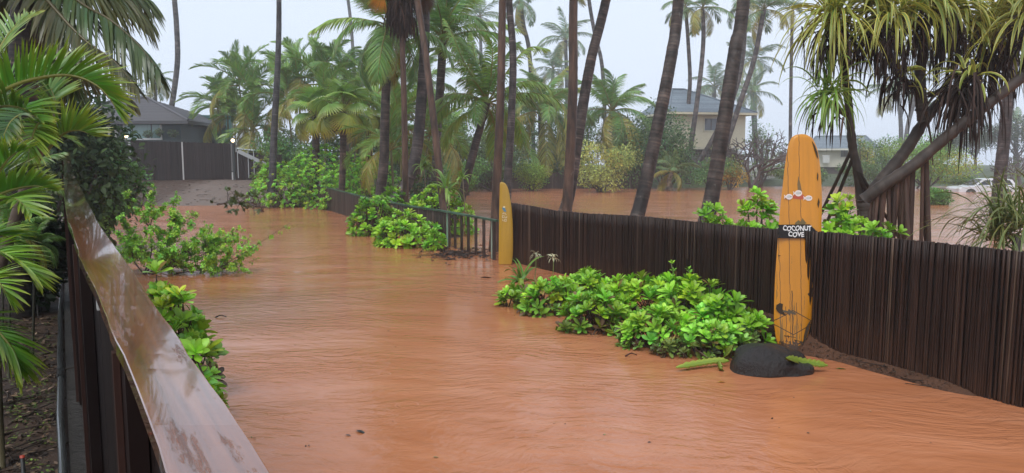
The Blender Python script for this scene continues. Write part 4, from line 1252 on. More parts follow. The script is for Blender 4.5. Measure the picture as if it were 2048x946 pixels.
# ------------------------------------------------------------------ white car standing in the flood
def car(label, c, L, az):
    root = thing('parked_car', label, 'car', c)
    k = L / 4.7
    ca, sa = math.cos(az), math.sin(az)
    Rm = np.array([[ca, -sa, 0], [sa, ca, 0], [0, 0, 1]])
    T = lambda V: np.asarray(V, float) * k @ Rm.T + np.asarray(c)
    # side profile of lower body (x forward = left), lofted across the width
    prof = np.array([[-2.34, .45], [-2.33, .78], [-2.2, .93], [-1.2, 1.02], [-.95, 1.06], [1.9, 1.06], [2.28, 1.0], [2.36, .7], [2.33, .42]])
    prof[:, 0] *= 1
    mb = MB(); m = len(prof)
    ys = [(-.92, .96), (-.86, 1.0), (0, 1.02), (.86, 1.0), (.92, .96)]
    V = []
    for y, s_ in ys: V += [[p[0] * (s_ if abs(y) > .9 else 1), y, .42 + (p[1] - .42) * s_] for p in prof]
    q = [[a * m + i, (a + 1) * m + i, (a + 1) * m + i + 1, a * m + i + 1] for a in range(4) for i in range(m - 1)]
    q += [[a * m + m - 1, (a + 1) * m + m - 1, (a + 1) * m, a * m] for a in range(4)]
    wht = (0.62, 0.65, 0.68)
    mb.add(T(V), q, wht)
    for a in (0, 4):
        b0 = mb.n; f = [[i, i + 1, m - 1] for i in range(m - 2)]
        mb.add(T(V[a * m:(a + 1) * m]), f if a == 0 else [x[::-1] for x in f], wht)
    mb.build('body', M['gloss'], root, smooth=False)
    gh = np.array([[-1.15, 1.03], [-.35, 1.52], [0.0, 1.60], [1.5, 1.58], [1.95, 1.50], [2.22, 1.03]])
    mb = MB(); V = []
    for y in (-1, 1):
        V += [[p[0], y * (.84 - .2 * (p[1] - 1.03) / .57), p[1]] for p in gh]
    n6 = len(gh); q = [[i, i + 1, n6 + i + 1, n6 + i] for i in range(n6 - 1)]
    mb.add(T(V), q, wht); mb.add(T(V[:n6]), [[0, 2, 1], [0, 3, 2], [0, 4, 3], [0, 5, 4]], wht); mb.add(T(V[n6:]), [[0, 1, 2], [0, 2, 3], [0, 3, 4], [0, 4, 5]], wht)
    mb.build('cabin', M['gloss'], root, smooth=False)
    for y in (-1, 1):
        for (xa, xb, xc, xd) in ((-.88, .18, .18, -.22), (.28, 1.12, 1.12, .28), (1.22, 1.95, 1.72, 1.22)):
            mb = MB()
            yy = lambda z: y * (.845 - .2 * (z - 1.03) / .57 + .012)
            pts = [[xa, yy(1.1), 1.1], [xb, yy(1.1), 1.1], [xc, yy(1.47), 1.47], [xd, yy(1.47), 1.47]]
            pts2 = [[p[0], p[1] - y * .008, p[2]] for p in pts]
            mb.add(T(pts + pts2), [[0, 1, 2, 3], [7, 6, 5, 4], [0, 4, 5, 1], [1, 5, 6, 2], [2, 6, 7, 3], [3, 7, 4, 0]], (0.015, 0.018, 0.02)); mb.build('side_window', M['glass'], root, smooth=False)
    mb = MB(); pts = [[-1.11, -.74, 1.08], [-1.11, .74, 1.08], [-.38, .62, 1.53], [-.38, -.62, 1.53]]; pts = [[p[0] - .03, p[1], p[2] + .02] for p in pts]
    mb.add(T(pts), [[0, 1, 2, 3]], (0.02, 0.022, 0.025)); mb.build('windscreen', M['glass'], root, smooth=False)
    for x in (-1.42, 1.42):
        for y in (-1, 1):
            cw = np.array([x, y * .86, .36])
            mb = MB(); tube(mb, T([cw + [0, -.1 * y, 0], cw + [0, .0, 0], cw + [0, .085 * y, 0]]), np.array([.36, .36, .33]) * k, (0.012, 0.012, 0.012), 20); wh = mb.build('wheel', M['plain'], root)
            mb = MB(); tube(mb, T([cw + [0, .08 * y, 0], cw + [0, .095 * y, 0]]), np.array([.22, .2]) * k, (0.3, 0.3, 0.32), 14); rm = mb.build('rim', M['gloss'], root); rm.parent = wh
            mb = MB(); th = np.linspace(math.pi * -.02, math.pi * 1.02, 13)
            V = [[x + r * math.cos(t), y * .925, .36 + r * math.sin(t)] for r in (.30, .45) for t in th]
            mb.add(T(V), [[i, i + 1, 13 + i + 1, 13 + i] for i in range(12)], (0.012, 0.012, 0.012)); mb.build('wheel_arch', M['plain'], root, smooth=False)
    for y in (-.7, .7):
        mb = MB(); V = [[-2.36, y - .16, .76], [-2.36, y + .16, .76], [-2.2, y + .18, .9], [-2.2, y - .18, .9]]; mb.add(T([[p[0] - .01, p[1], p[2] + .015] for p in V]), [[0, 1, 2, 3]], (0.5, 0.5, 0.5)); mb.build('headlight', M['glass'], root, smooth=False)
    return root
car('white car standing in brown floodwater beyond the pandanus trees', np.array([X(1962, 56), 56.0, -0.52]), 4.5, 0.0)
# ------------------------------------------------------------------ palms: trunks that stand in or around the yard
RB = (0.070, 0.050, 0.040); RB2 = (0.045, 0.034, 0.030); BR = (0.085, 0.047, 0.030); BRd = (0.060, 0.036, 0.026)
def bare_trunk(*a, **k): return coconut(*a, **k)
G1 = 'tall palms whose crowns rise out of view'
# the tall ones cut by the top of the picture: crowns well above
coconut('tall ringed trunk leaning right, nearest palm between cream house and flooded yard', [(1262, 470), (1283, 400), (1318, 240), (1343, 110), (1357, 0)], 16, 17, 31, 15, 31, n=8, size=1.15, top=(0.35, 5.5), group=G1, col=RB, col2=RB2, ring=0.055)
coconut('thick dark ringed trunk just left of the orange surfboard and its green shrub', [(1405, 470), (1424, 390), (1455, 200), (1472, 90), (1487, 0)], 14.5, 15.2, 34, 18, 32, n=8, size=1.15, top=(0.35, 5.5), group=G1, col=RB, col2=RB2, ring=0.055)
coconut('smooth reddish brown trunk standing straight behind the middle of cane fence', [(1132, 440), (1138, 350), (1146, 180), (1147, 0)], 20, 20.5, 22, 13, 33, n=8, size=1.1, top=(0.1, 5), group=G1, col=BR, col2=BRd, ring=0.35)
coconut('dark ringed trunk crossing behind the smooth reddish brown trunk and leaning right', [(1124, 440), (1140, 380), (1158, 260), (1182, 120), (1212, 0)], 21, 22, 25, 14, 34, n=8, size=1.1, top=(0.9, 4.5), group=G1, col=RB, col2=RB2, ring=0.06)
coconut('smooth brown trunk rising straight behind the small yellow surfboard', [(989, 470), (993, 380), (1001, 200), (1005, 0)], 19.2, 19.6, 19, 11, 35, n=8, size=1.1, top=(0.1, 5), group=G1, col=BR, col2=BRd, ring=0.35)
coconut('dark ringed trunk right of the brown trunk above the yellow surfboard', [(1013, 440), (1016, 350), (1023, 230), (1026, 110), (1018, 0)], 24, 25, 17, 11, 36, n=8, size=1.1, top=(-0.3, 4.5), group=G1, col=(0.07, 0.055, 0.05), col2=RB2, ring=0.06)
coconut('slim brown trunk leaning left over the low fence and yellow green ti plants', [(889, 440), (884, 390), (866, 230), (850, 100), (835, 0)], 22.5, 23.5, 16, 10, 37, n=8, size=1.0, top=(-0.6, 4.5), group=G1, col=BR, col2=BRd, ring=0.35)
coconut('dark thick based trunk between the skirted palm and slim leaning trunk', [(790, 400), (815, 365), (835, 290), (846, 150), (850, 60)], 27.5, 28.5, 26, 14, 38, n=8, size=1.0, top=(0.1, 6), group=G1, col=(0.06, 0.048, 0.045), col2=RB2, ring=0.06)
coconut('thin dark pole like trunk rising alone above the gate fence', [(546, 330), (549, 250), (556, 120), (558, 0)], 37, 38, 15, 7, 39, n=8, size=1.0, top=(0.1, 5), base_z=0.8, group=G1, col=(0.05, 0.045, 0.045), col2=(0.03, 0.028, 0.03), ring=0.1)
coconut('thin grey trunk curving above the green house roof', [(338, 240), (347, 190), (355, 120), (353, 50), (349, 0)], 63, 63, 11, 9, 40, n=8, size=1.0, top=(-0.2, 6), base_z=1.0, group=G1, col=(0.075, 0.065, 0.06), ring=0.12)
coconut('dark trunk standing in water beside the white car', [(1993, 440), (1997, 390), (2008, 280), (2018, 180), (2034, 60)], 33, 33, 25, 14, 41, n=8, size=1.0, top=(0.5, 5), group=G1, col=(0.055, 0.045, 0.042), col2=RB2, ring=0.07)
coconut('thick brown trunk in the top left corner behind near fronds', [(40, 300), (45, 180), (50, 60), (52, -40)], 9, 9, 54, 50, 42, n=6, size=1.0, top=(0.1, 2.2), base_z=0.3, group=G1, col=(0.08, 0.055, 0.045), col2=(0.04, 0.03, 0.028), ring=0.06)
# crowns in view, from near to far
G2 = 'coconut palms with their crowns in view'
R_HERO, _p = coconut('leaning coconut palm with full green crown between the two brown trunks', [(915, 420), (926, 385), (948, 300), (966, 235), (974, 205)], 30, 30, 18, 14, 51, n=9, size=0.95, group=G2, yellow=1, el_hi=85, el_lo=-20, col=(0.065, 0.05, 0.045), col2=RB2, ring=0.08)
R_LEFT, _p = coconut('coconut palm with one broad frond reaching left beside the skirted palm', [(762, 375), (768, 320), (771, 200), (776, 110), (777, 55)], 28.5, 28.5, 21, 16, 52, n=13, size=1.0, group=G2, yellow=1, el_hi=70, el_lo=-62, col=RB, col2=RB2, ring=0.07)
R_TOP, _p = coconut('coconut palm with upright fronds and heavy crown at top centre', [(872, 330), (876, 240), (882, 150), (886, 82)], 34, 34, 17, 16, 53, n=18, size=1.25, group=G2, yellow=1, el_hi=85, el_lo=-25, col=(0.10, 0.08, 0.07), col2=(0.05, 0.04, 0.04), ring=0.1)
R_PALE, _p = coconut('pale hazy coconut palm with yellow drooping fronds behind the dark ringed trunk', [(1085, 380), (1084, 300), (1082, 225)], 62, 62, 15, 12, 54, n=14, size=1.7, group=G2, yellow=1, el_hi=80, el_lo=-15, ring=0.12)
coconut('short hazy coconut palm above the pale green croton bush', [(1228, 380), (1226, 300), (1224, 225)], 64, 64, 15, 13, 55, n=20, size=1.55, group=G2, yellow=4, el_hi=78, el_lo=-50, ring=0.12)
coconut('coconut palm rising over the areca clump left of the skirted palm', [(692, 330), (690, 240), (688, 150)], 48, 48, 15, 13, 56, n=17, size=0.98, group=G2, yellow=3, el_hi=80, el_lo=-40, ring=0.12)
coconut('hazy coconut palm between two brown trunks behind the full green crown', [(836, 330), (838, 230), (838, 175)], 42, 42, 14, 12, 57, n=15, size=1.0, group=G2, yellow=2, ring=0.12)
def big_fronds(root, lst, Y, L, base, seed0, n=66, wid=.024, droop=.6, tipc=(0.24, 0.24, 0.04), dz=1.0):
    for i, (pts, dy) in enumerate(lst):
        m = len(pts); mb = MB()
        frond(mb, [W(x, y, Y + dy * (k / (m - 1))) for k, (x, y) in enumerate(pts)], L, n, wid, base, seed0 + i, 74, 26, .05, droop, t0=.12, rr=.034, rcol=(0.30, 0.28, 0.07), tipc=tipc, K=5)
        mb.build('frond', M['palm'], root)
hg = (0.24, 0.41, 0.07)
big_fronds(R_HERO, [([(972, 205), (950, 158), (918, 120), (886, 97), (855, 96)], -1.0), ([(972, 207), (940, 190), (905, 189), (870, 203), (848, 225), (838, 250)], -.6), ([(973, 203), (960, 150), (948, 105), (942, 68)], .3), ([(974, 203), (982, 150), (985, 100), (976, 72)], -.5),
    ([(976, 204), (1000, 165), (1035, 115), (1062, 94), (1092, 97)], .6), ([(976, 205), (1010, 178), (1050, 163), (1085, 166), (1100, 180)], -.5), ([(976, 207), (1012, 194), (1060, 186), (1102, 194), (1118, 215)], -1.0), ([(973, 209), (985, 235), (992, 275), (990, 310)], .8), ([(971, 210), (935, 225), (900, 255), (885, 290)], .7), ([(974, 205), (1005, 215), (1035, 245), (1045, 285)], 1.0), ([(973, 204), (935, 140), (905, 70), (890, 40)], .8)], 30, .72, hg, 200)
big_fronds(R_LEFT, [([(776, 62), (748, 44), (705, 36), (660, 41), (622, 62)], -.8), ([(775, 60), (764, 90), (758, 125), (757, 150)], -.4), ([(778, 58), (800, 40), (830, 60), (850, 110)], .5)], 28.5, .62, hg, 220)
big_fronds(R_TOP, [([(886, 82), (905, 62), (945, 48), (995, 44), (1035, 58)], -.5), ([(886, 80), (920, 30), (955, -20), (985, -50)], -.6), ([(885, 80), (878, 20), (868, -40), (850, -80)], -.2), ([(884, 82), (862, 70), (842, 90), (830, 130)], -.5), ([(886, 80), (893, 20), (905, -40), (915, -80)], .3)], 34, .72, hg, 230)
yl = (0.33, 0.36, 0.06)
big_fronds(R_PALE, [([(1084, 222), (1105, 196), (1128, 212), (1139, 250), (1141, 300)], -1), ([(1083, 222), (1100, 215), (1118, 245), (1126, 300), (1126, 330)], -1), ([(1083, 224), (1092, 250), (1094, 300), (1090, 345)], -1), ([(1080, 224), (1062, 240), (1050, 285), (1046, 330)], -.8), ([(1080, 222), (1050, 205), (1032, 225), (1022, 262)], -.6), ([(1082, 220), (1075, 160), (1058, 110)], .5), ([(1084, 220), (1110, 160), (1150, 120)], .5), ([(1084, 221), (1130, 180), (1175, 175)], .3)], 62, 1.2, yl, 240, wid=.036, tipc=(0.40, 0.33, 0.07))
G3 = 'far coconut palms fading in the rain'
kw = dict(kind='coconut_far', group=G3, ring=0.25, col=(0.075, 0.065, 0.06))
coconut('faded coconut palm left of the smooth reddish trunk high on the skyline', [(1132, 330), (1134, 200), (1131, 80)], 139, 139, 8, 7, 61, n=15, size=2.16, **kw)
coconut('faded second crown stepping down left of the skyline palm', [(1098, 330), (1104, 200), (1106, 140)], 136, 136, 8, 7, 62, n=13, size=1.89, **kw)
coconut('far leaning palm with grey hanging skirt at top centre right', [(1068, 330), (1060, 120), (1047, 50), (1042, 10)], 81, 81, 9, 8, 63, n=14, size=1.19, top=(-0.1, 0.3), el_lo=-75, **kw)
coconut('faint pale palm crown behind the heavy crown at top centre', [(966, 330), (963, 150), (960, 35)], 151, 151, 7, 6, 64, n=13, size=2.07, **kw)
coconut('thin far trunk behind the dark ringed trunk, bent like a bow', [(1212, 300), (1205, 140), (1190, 70), (1178, 0)], 77, 77, 8, 7, 65, n=12, size=1.25, top=(-0.3, 3), **kw)
coconut('far coconut palm standing behind the cream house roof', [(1428, 300), (1428, 175)], 165, 165, 9, 8, 66, n=16, size=2.74, **kw)
coconut('thin far palm before the house roof with small high crown', [(1375, 320), (1376, 225), (1380, 160), (1376, 80), (1371, 15)], 71, 71, 9, 7, 67, n=12, size=1.06, **kw)
coconut('thin dark palm in front of the cream wall, trunk bowed', [(1378, 340), (1382, 290), (1392, 220), (1403, 130), (1407, 70), (1405, 18)], 65, 65, 11, 8, 68, n=12, size=1.01, **kw)
coconut('far trunk behind the thick dark ringed trunk with fronds blown left', [(1395, 330), (1430, 270), (1468, 190), (1486, 110), (1492, 0)], 69, 69, 11, 8, 69, n=12, size=1.06, **kw)
coconut('long slanting grey trunk beside the bare plumeria tree', [(1440, 320), (1452, 290), (1482, 200), (1508, 120), (1528, 20)], 65, 65, 12, 9, 70, n=12, size=1.13, **kw)
coconut('far palm crown above the bare plumeria tree, upper of two', [(1512, 300), (1508, 120)], 155, 155, 7, 6, 71, n=13, size=2.26, **kw)
coconut('far palm crown above the bare plumeria tree, lower of two', [(1510, 300), (1504, 185)], 144, 144, 8, 7, 72, n=14, size=1.99, **kw)
coconut('thin straight far trunk left of the orange surfboard top', [(1580, 330), (1581, 240), (1583, 100), (1585, 20)], 75, 75, 7, 6, 73, n=9, size=0.87, **kw)
coconut('far pale twin trunk palm seen under the pandanus branches', [(1800, 330), (1802, 260), (1797, 190)], 144, 144, 9, 7, 74, n=11, size=2.45, el_lo=-15, **kw)
coconut('far slanting pale trunk right of the twin trunk palm', [(1806, 330), (1816, 250), (1832, 190), (1846, 120)], 139, 139, 9, 7, 75, n=10, size=1.89, **kw)
coconut('hazy palm at the far right beyond the tree belt', [(2030, 330), (2034, 250)], 151, 151, 8, 7, 76, n=12, size=1.89, **kw)
coconut('small palm peeping over the green house roof beside a tree', [(312, 260), (310, 165)], 83, 83, 8, 7, 77, n=11, size=0.94, **kw)
coconut('faint thin trunk at top left of the skirted palm', [(712, 200), (703, 60), (695, -10)], 132, 132, 7, 6, 78, n=10, size=1.51, top=(-0.2, 4), **kw)
# young palm at the water's edge
c = W(1344, 377, 57.0); c[2] = -0.1
root = thing('young_coconut', 'young coconut palm sprouting at the far water edge below the cream house', 'palm', c)
P = [c, W(1338, 362, 57), W(1344, 345, 57)]
trunk(root, P, 0.2, 0.13, (0.16, 0.13, 0.09), 3, 0.15)
crown(root, P[-1], 11, 0.72, 9, 'coconut_far', 78, -25, 3)

# ------------------------------------------------------------------ fan palms
FANM = [fan_leaf_mesh(k, base=bc, tipc=tc, hang=hg) for k, (bc, tc, hg) in enumerate((((0.20, 0.38, 0.07), (0.26, 0.36, 0.05), 0.2), ((0.18, 0.34, 0.055), (0.40, 0.40, 0.05), 0.35), ((0.26, 0.34, 0.04), (0.55, 0.42, 0.035), 0.5)))]
FAND = fan_leaf_mesh(9, base=(0.10, 0.052, 0.028), tipc=(0.09, 0.045, 0.024), hang=0.5, spread=.7, pet=.4, R=1.1)
FANY = fan_leaf_mesh(8, base=(0.66, 0.30, 0.012), tipc=(0.55, 0.2, 0.01), hang=0.1, spread=.62, tl=0.0, pet=.25, R=.95)
def fan_crown(root, pos, n, size, seed, dead=3, el_hi=85, el_lo=-25):
    rng = np.random.default_rng(seed)
    for i in range(n + dead):
        f = min(i / (n - 1), 1.0)
        el = math.radians(el_hi + (el_lo - el_hi) * f + rng.normal(0, 6)); az = i * 2.39996 + seed
        me = FANM[0] if f < .45 else FANM[1] if f < .8 else FANM[2]
        if i >= n: me = FAND; el = math.radians(-70 + rng.normal(0, 8)); 
        o = bpy.data.objects.new('fan_leaf' if i < n else 'dead_fan_leaf', me); COL.objects.link(o); o.parent = root
        off = np.asarray(pos) - np.array(root.matrix_basis.translation)
        sz = size * rng.uniform(.88, 1.1) * (.55 if i >= n else 1)
        o.matrix_basis = Matrix.Translation(Vector([float(x) for x in off])) @ Matrix.Rotation(az, 4, 'Z') @ Matrix.Rotation(-el, 4, 'Y') @ Matrix.Rotation(rng.normal(0, .35), 4, 'X') @ Matrix.Diagonal((sz, sz, sz, 1))
def fan_palm(label, px_base, px_top, Y, wpx, size, seed, n=14, dead=4):
    a = W(*px_base, Y); c = W(*px_top, Y); a[2] = min(a[2], 0.0)
    root = thing('fan_palm', label, 'palm', a, 'fan palms growing out of the hedge')
    trunk(root, [a, a * .5 + c * .5 + [0.03, 0, 0], c], wpx * Y / F_PX / 2, wpx * Y / F_PX / 2, (0.075, 0.05, 0.036), seed, 0.1, flare=0.1)
    fan_crown(root, c, n, size, seed, dead)
fan_palm('fan palm on a slim brown stem with pleated green leaves behind low fence', (681, 400), (687, 222), 33.5, 13, 1.35, 3, 17, 6)
fan_palm('fan palm with yellow edged leaves left of the slim stemmed fan palm', (627, 360), (632, 232), 38.5, 15, 1.4, 5, 16, 5)
fan_palm('far fan palm mostly hidden behind the yellow edged fan palm', (735, 340), (738, 232), 40, 14, 1.3, 8, 13, 3)
# skirted palm
P = [W(x, y, 26.2) for x, y in ((812, 430), (811, 370), (808, 200), (804, 60), (803, -90))]; P[0][2] = -0.3
root = thing('skirted_fan_palm', 'tall fan palm with thick brown skirt of dead leaves at top of picture', 'palm', P[0])
trunk(root, P, 0.115, 0.09, BR, 91, 0.3, flare=.3, col2=BRd)
fan_crown(root, P[-1] + np.array([0, 0, .3]), 14, 1.5, 4, 3)
rng = np.random.default_rng(77); mb = MB()
for k in range(46):
    f = k / 45
    cc = P[-1] + (W(806, 78, 26.2) - P[-1]) * (f * .75)
    straps(mb, rng, cc, 30, 0.8, 0.03, -70, 5, 1.9, (0.05, 0.028, 0.02), (0.034, 0.02, 0.015), K=5, dv=.35, spreadr=.17)
mb.build('dead_skirt', M['dead'], root)
o = bpy.data.objects.new('yellow_leaf', FANY); COL.objects.link(o); o.parent = root; o['label'] = 'bright orange dying fan leaf'
def place_fan(o, pos, xdir, face, sz):
    x = unit(np.array(xdir, float)); z = unit(np.array(face, float) - x * np.dot(face, x)); y = np.cross(z, x)
    o.matrix_basis = Matrix.Translation(Vector([float(v) for v in pos - P[0]])) @ Matrix(np.stack([x, y, z], 1).tolist()).to_4x4() @ Matrix.Diagonal((sz, sz, sz, 1))
place_fan(o, W(772, -28, 25.5), (-.42, 0, -.9), (0.1, -1, 0), .85)
FANG = fan_leaf_mesh(7, base=(0.15, 0.2, 0.04), tipc=(0.16, 0.09, 0.03), hang=0.1, spread=1.0, tl=0.0, pet=.3, R=.95)
for x, y, dx, me in ((770, -40, (-.95, 0, -.25), FANG), (765, -32, (-.75, 0, -.62), FANG), (800, -20, (-.2, 0, -1), FAND), (835, -30, (.5, 0, -.85), FAND)):
    o = bpy.data.objects.new('fan_leaf', me); COL.objects.link(o); o.parent = root
    place_fan(o, W(x, y, 25.9), dx, (0, -1, .2), .95)

# ------------------------------------------------------------------ areca clumps beyond the gate
def areca(label, pxs, Y, size, seed, base_z=1.0, n=11, group='areca palms beyond the gate', el_hi=80, yellow=1):
    rng = np.random.default_rng(seed)
    c = np.array([X(pxs[0][0], Y), Y, base_z])
    root = thing('areca_palm', label, 'palm', c, group)
    for i, (px, py) in enumerate(pxs):
        tp = W(px, py, Y + rng.normal(0, .5)); ft = np.array([c[0] + (tp[0] - c[0]) * .4, tp[1], base_z - .3])
        mb = MB(); tube(mb, catmull([ft, ft * .5 + tp * .5 + [0.05, 0, 0], tp], 10), np.linspace(.07, .05, 10), (0.16, 0.15, 0.06), 7); mb.build('stem', M['stem'], root)
        crown(root, tp, n + 3, size * 1.3 * rng.uniform(.85, 1.1), seed + i * 5, 'areca', el_hi, -25, yellow)
areca('areca palm clump with arching plumes, tallest by the dark pole trunk', [(505, 195), (478, 170)], 52, 1.0, 11, n=11)
areca('areca palm clump leaning left over the green screen', [(455, 225), (435, 215), (470, 240)], 54, 0.85, 12, n=10)
areca('bushy yellow green areca palm just above the white canopy roof', [(505, 262)], 50, 0.85, 13, n=13)
areca('golden areca palm right of the dark pole trunk', [(598, 160), (640, 170), (575, 200)], 50, 0.95, 14, n=11, yellow=3)
areca('areca palm thicket behind the fan palms', [(650, 215), (720, 215), (745, 190)], 46, 0.95, 15, n=10, yellow=2)
areca('green palm plumes behind the brown trunks left of centre', [(800, 250), (860, 270)], 40, 0.95, 16, base_z=0, n=11, yellow=2)
areca('low palm plumes at foot of the thick based trunk', [(782, 300)], 31, 0.75, 17, base_z=0, n=11, yellow=1)
areca('feathery palm plumes behind the leaning coconut palm', [(905, 300), (1010, 295)], 62, 1.25, 18, base_z=0, n=11, yellow=1)

# ------------------------------------------------------------------ far trees, shrubs and hedges
dk = (0.10, 0.19, 0.055); md = (0.17, 0.30, 0.065); lg = (0.25, 0.38, 0.07)
def B(label, px, py_top, Y, wpx, base, seed, n=3200, L=0.16, z=0.1, depth=None, **k):
    c = np.array([X(px, Y), Y, z]); top = W(px, py_top, Y)[2]; rz = (top - z) / 1.9; rx = wpx / 2 * Y / F_PX
    return bush(k.pop('name', 'shrub'), label, c, rx, depth or rx * .8, max(rz, .3), n, L, base, seed, **k)
B('round bright green clipped bush on the far shore left of the reddish trunk', 1060, 318, 57, 95, (0.26, 0.40, 0.06), 21, 5000, .13, small=.5)
B('pale yellow green croton bush by the far fence right of the reddish trunk', 1205, 283, 55, 150, (0.38, 0.46, 0.13), 22, 4200, .22, kind='lance', small=.42)
B('dark bushy tree crowding the left side of the cream house', 1335, 200, 60, 120, (0.085,.17,.06), 23, 6500, .2, k=20, cat='tree', name='leafy_tree')
B('mid green hedge below the cream house', 1420, 312, 60, 150, (0.15, 0.27, 0.09), 24, 4500, .18)
B('orange and yellow leaved croton shrub below the slanting trunk', 1460, 328, 59, 60, (0.42, 0.28, 0.05), 25, 1800, .16)
B('dark tree mass behind the short hazy coconut palm', 1270, 225, 62, 150, dk, 26, 6000, .22, k=20, cat='tree', name='leafy_tree')
B('dark shrub mass behind the pale hazy coconut palm', 1120, 260, 64, 180, dk, 27, 6000, .22, k=18)
B('dark tangled shrub behind the leaning coconut palm', 985, 268, 56, 190, (0.085, 0.15, 0.06), 28, 6500, .2, k=18)
B('dark trees behind the skirted palm trunks', 850, 220, 55, 220, dk, 29, 7000, .24, k=20, cat='tree', name='leafy_tree')
B('dark trees behind the fan palms', 700, 235, 54, 240, dk, 30, 7000, .24, k=20, cat='tree', name='leafy_tree', z=.4)
B('green shrub on the far bank below the feathery plumes', 930, 318, 50, 130, md, 31, 4200, .16)
B('leafy shrub left of the dark pole trunk behind gate fence', 580, 262, 48, 130, md, 32, 4000, .2, z=.7)
B('pale shrub seen over the gate between house and green screen', 400, 285, 62, 90, (0.17, 0.26, 0.1), 33, 2600, .2, z=1.0)
B('tree with loose dark crown behind the green house', 285, 140, 68, 110, (0.06, 0.11, 0.05), 34, 2800, .22, z=1, k=12, small=.34, cat='tree', name='leafy_tree')
B('broad domed light green tree left of the white car', 1850, 262, 62, 210, (0.26, 0.43, 0.085), 35, 11000, .17, k=34, small=.34, cat='tree', name='domed_tree', depth=5)
B('rounded tree right of the second cream house', 1770, 258, 78, 100, (0.14, 0.25, 0.075), 36, 4500, .2, cat='tree', name='leafy_tree', k=18)
B('low clipped round bush in the water by the prop roots', 1868, 374, 39.5, 62, (0.17, 0.33, 0.065), 37, 4500, .12, z=-.2, small=.5)
B('green hedge in front of the white car', 1925, 352, 64, 120, (0.12, 0.23, 0.07), 38, 3500, .16)
B('shrubs along the shore left of the domed tree', 1730, 320, 66, 140, (0.13, 0.23, 0.07), 39, 4500, .18)
B('hedge along far shore behind the orange surfboard', 1600, 322, 66, 130, (0.13, 0.23, 0.07), 40, 4200, .18)
B('feathery green tree beside the slanting trunk', 1520, 225, 66, 75, (0.14, 0.25, 0.08), 41, 2400, .16, small=.35, cat='tree', name='leafy_tree')
B('small yellow green bush peeping over the second house corner', 1722, 262, 70, 60, (0.21, 0.32, 0.08), 42, 2200, .18)
for i, (px, pt, wd) in enumerate(((1945, 240, 150), (2030, 225, 170), (2110, 215, 170), (1880, 262, 120))):
    c = np.array([X(px, 115), 115.0, .5]); t_ = W(px, pt, 115)[2]
    tree('ironwood_tree', ['dark hazy tree above the white car', 'dark hazy tree at the right edge above the strappy leaves', 'dark hazy tree beyond the right edge', 'hazy dark tree behind the domed tree'][i], c, t_ * .42, wd / 2 * 115 / F_PX, 3.5, t_ * .32, 4200, .3, (0.065, 0.11, 0.055), 50 + i, group='dark tree belt behind the road', r0=.22)
for i, (px, pt, wd, Y) in enumerate(((1590, 300, 140, 100), (1690, 305, 120, 105), (560, 250, 160, 70), (480, 290, 120, 72))):
    B(['hazy grey green thicket behind the orange surfboard top', 'hazy thicket behind the second cream house', 'hazy thicket behind the golden areca palm', 'hazy thicket behind the white canopy roof'][i], px, pt, Y, wd, (0.09, 0.15, 0.07), 60 + i, 2600, .35, z=.6, name='thicket')
for i, (px, pt, wd, Y, cc_) in enumerate(((905, 195, 170, 68, (0.13, 0.23, 0.08)), (1020, 165, 170, 74, (0.12, 0.21, 0.08)), (1150, 195, 150, 70, (0.13, 0.22, 0.085)), (1250, 215, 130, 66, (0.12, 0.21, 0.075)), (770, 205, 160, 66, (0.13, 0.23, 0.08)))):  # haze is put into these pale leaf colours
    B(['hazy broad tree behind the top centre coconut palm', 'hazy tree between two brown trunks behind the leaning palm', 'hazy tree behind the dark ringed crossing trunk', 'hazy tree behind the short coconut palm, right side', 'hazy tree behind the ringed trunk left of the skirted palm'][i], px, pt, Y, wd, cc_, 80 + i, 5000, .26, cat='tree', name='leafy_tree', k=18)
# bare plumeria tree
def plumeria(label, c, h, spread, seed, leaves=0, r0=.16):
    rng = np.random.default_rng(seed)
    root = thing('plumeria_tree', label, 'tree', c)
    mb = MB(); tips = []
    def grow(p, d, L, r, lev):
        q = p + d * L; m = p * .5 + q * .5 + rng.normal(0, .06 * L, 3)
        tube(mb, catmull([p, m, q], 6), np.linspace(r, r * .75, 6), np.array((0.10, 0.085, 0.08)) * rng.uniform(.8, 1.2), 6, lev == 0)
        if lev == 0: tips.append((q, d)); return
        for k in range(rng.integers(2, 4)):
            nd = unit(d + rng.normal(0, .55, 3) + np.array([0, 0, .12])); nd[:2] *= spread
            grow(q, unit(nd), L * rng.uniform(.62, .85), r * .68, lev - 1)
    for k in range(4): grow(np.asarray(c, float) + [0, 0, -.2], unit(np.array([*rng.normal(0, .5, 2), 1.0])), h * .3, r0, 5)
    mb.build('branch', M['bark'], root)
    if leaves:
        mb = MB(); sel = rng.choice(len(tips), min(leaves, len(tips)), False)
        rosettes(mb, rng, np.array([tips[k][0] for k in sel]), np.array([tips[k][1] for k in sel]), np.full(len(sel), .3), (0.10, 0.15, 0.05), 6, 'lance'); mb.build('foliage', M['far_leaf'], root)
    return root
plumeria('bare branching plumeria tree before the white entry stair', np.array([X(1500, 63), 63, 0.2]), 5.6, 1.25, 5, 60)
plumeria('leafless branching tree left of areca clump above the gate', np.array([X(432, 57), 57, 1.0]), 3.6, 1.2, 8, 30, .1)
plumeria('bare grey brush at right edge behind strappy leaves', np.array([X(2040, 60), 60, 0.2]), 3.6, 1.3, 12, 30, .1)

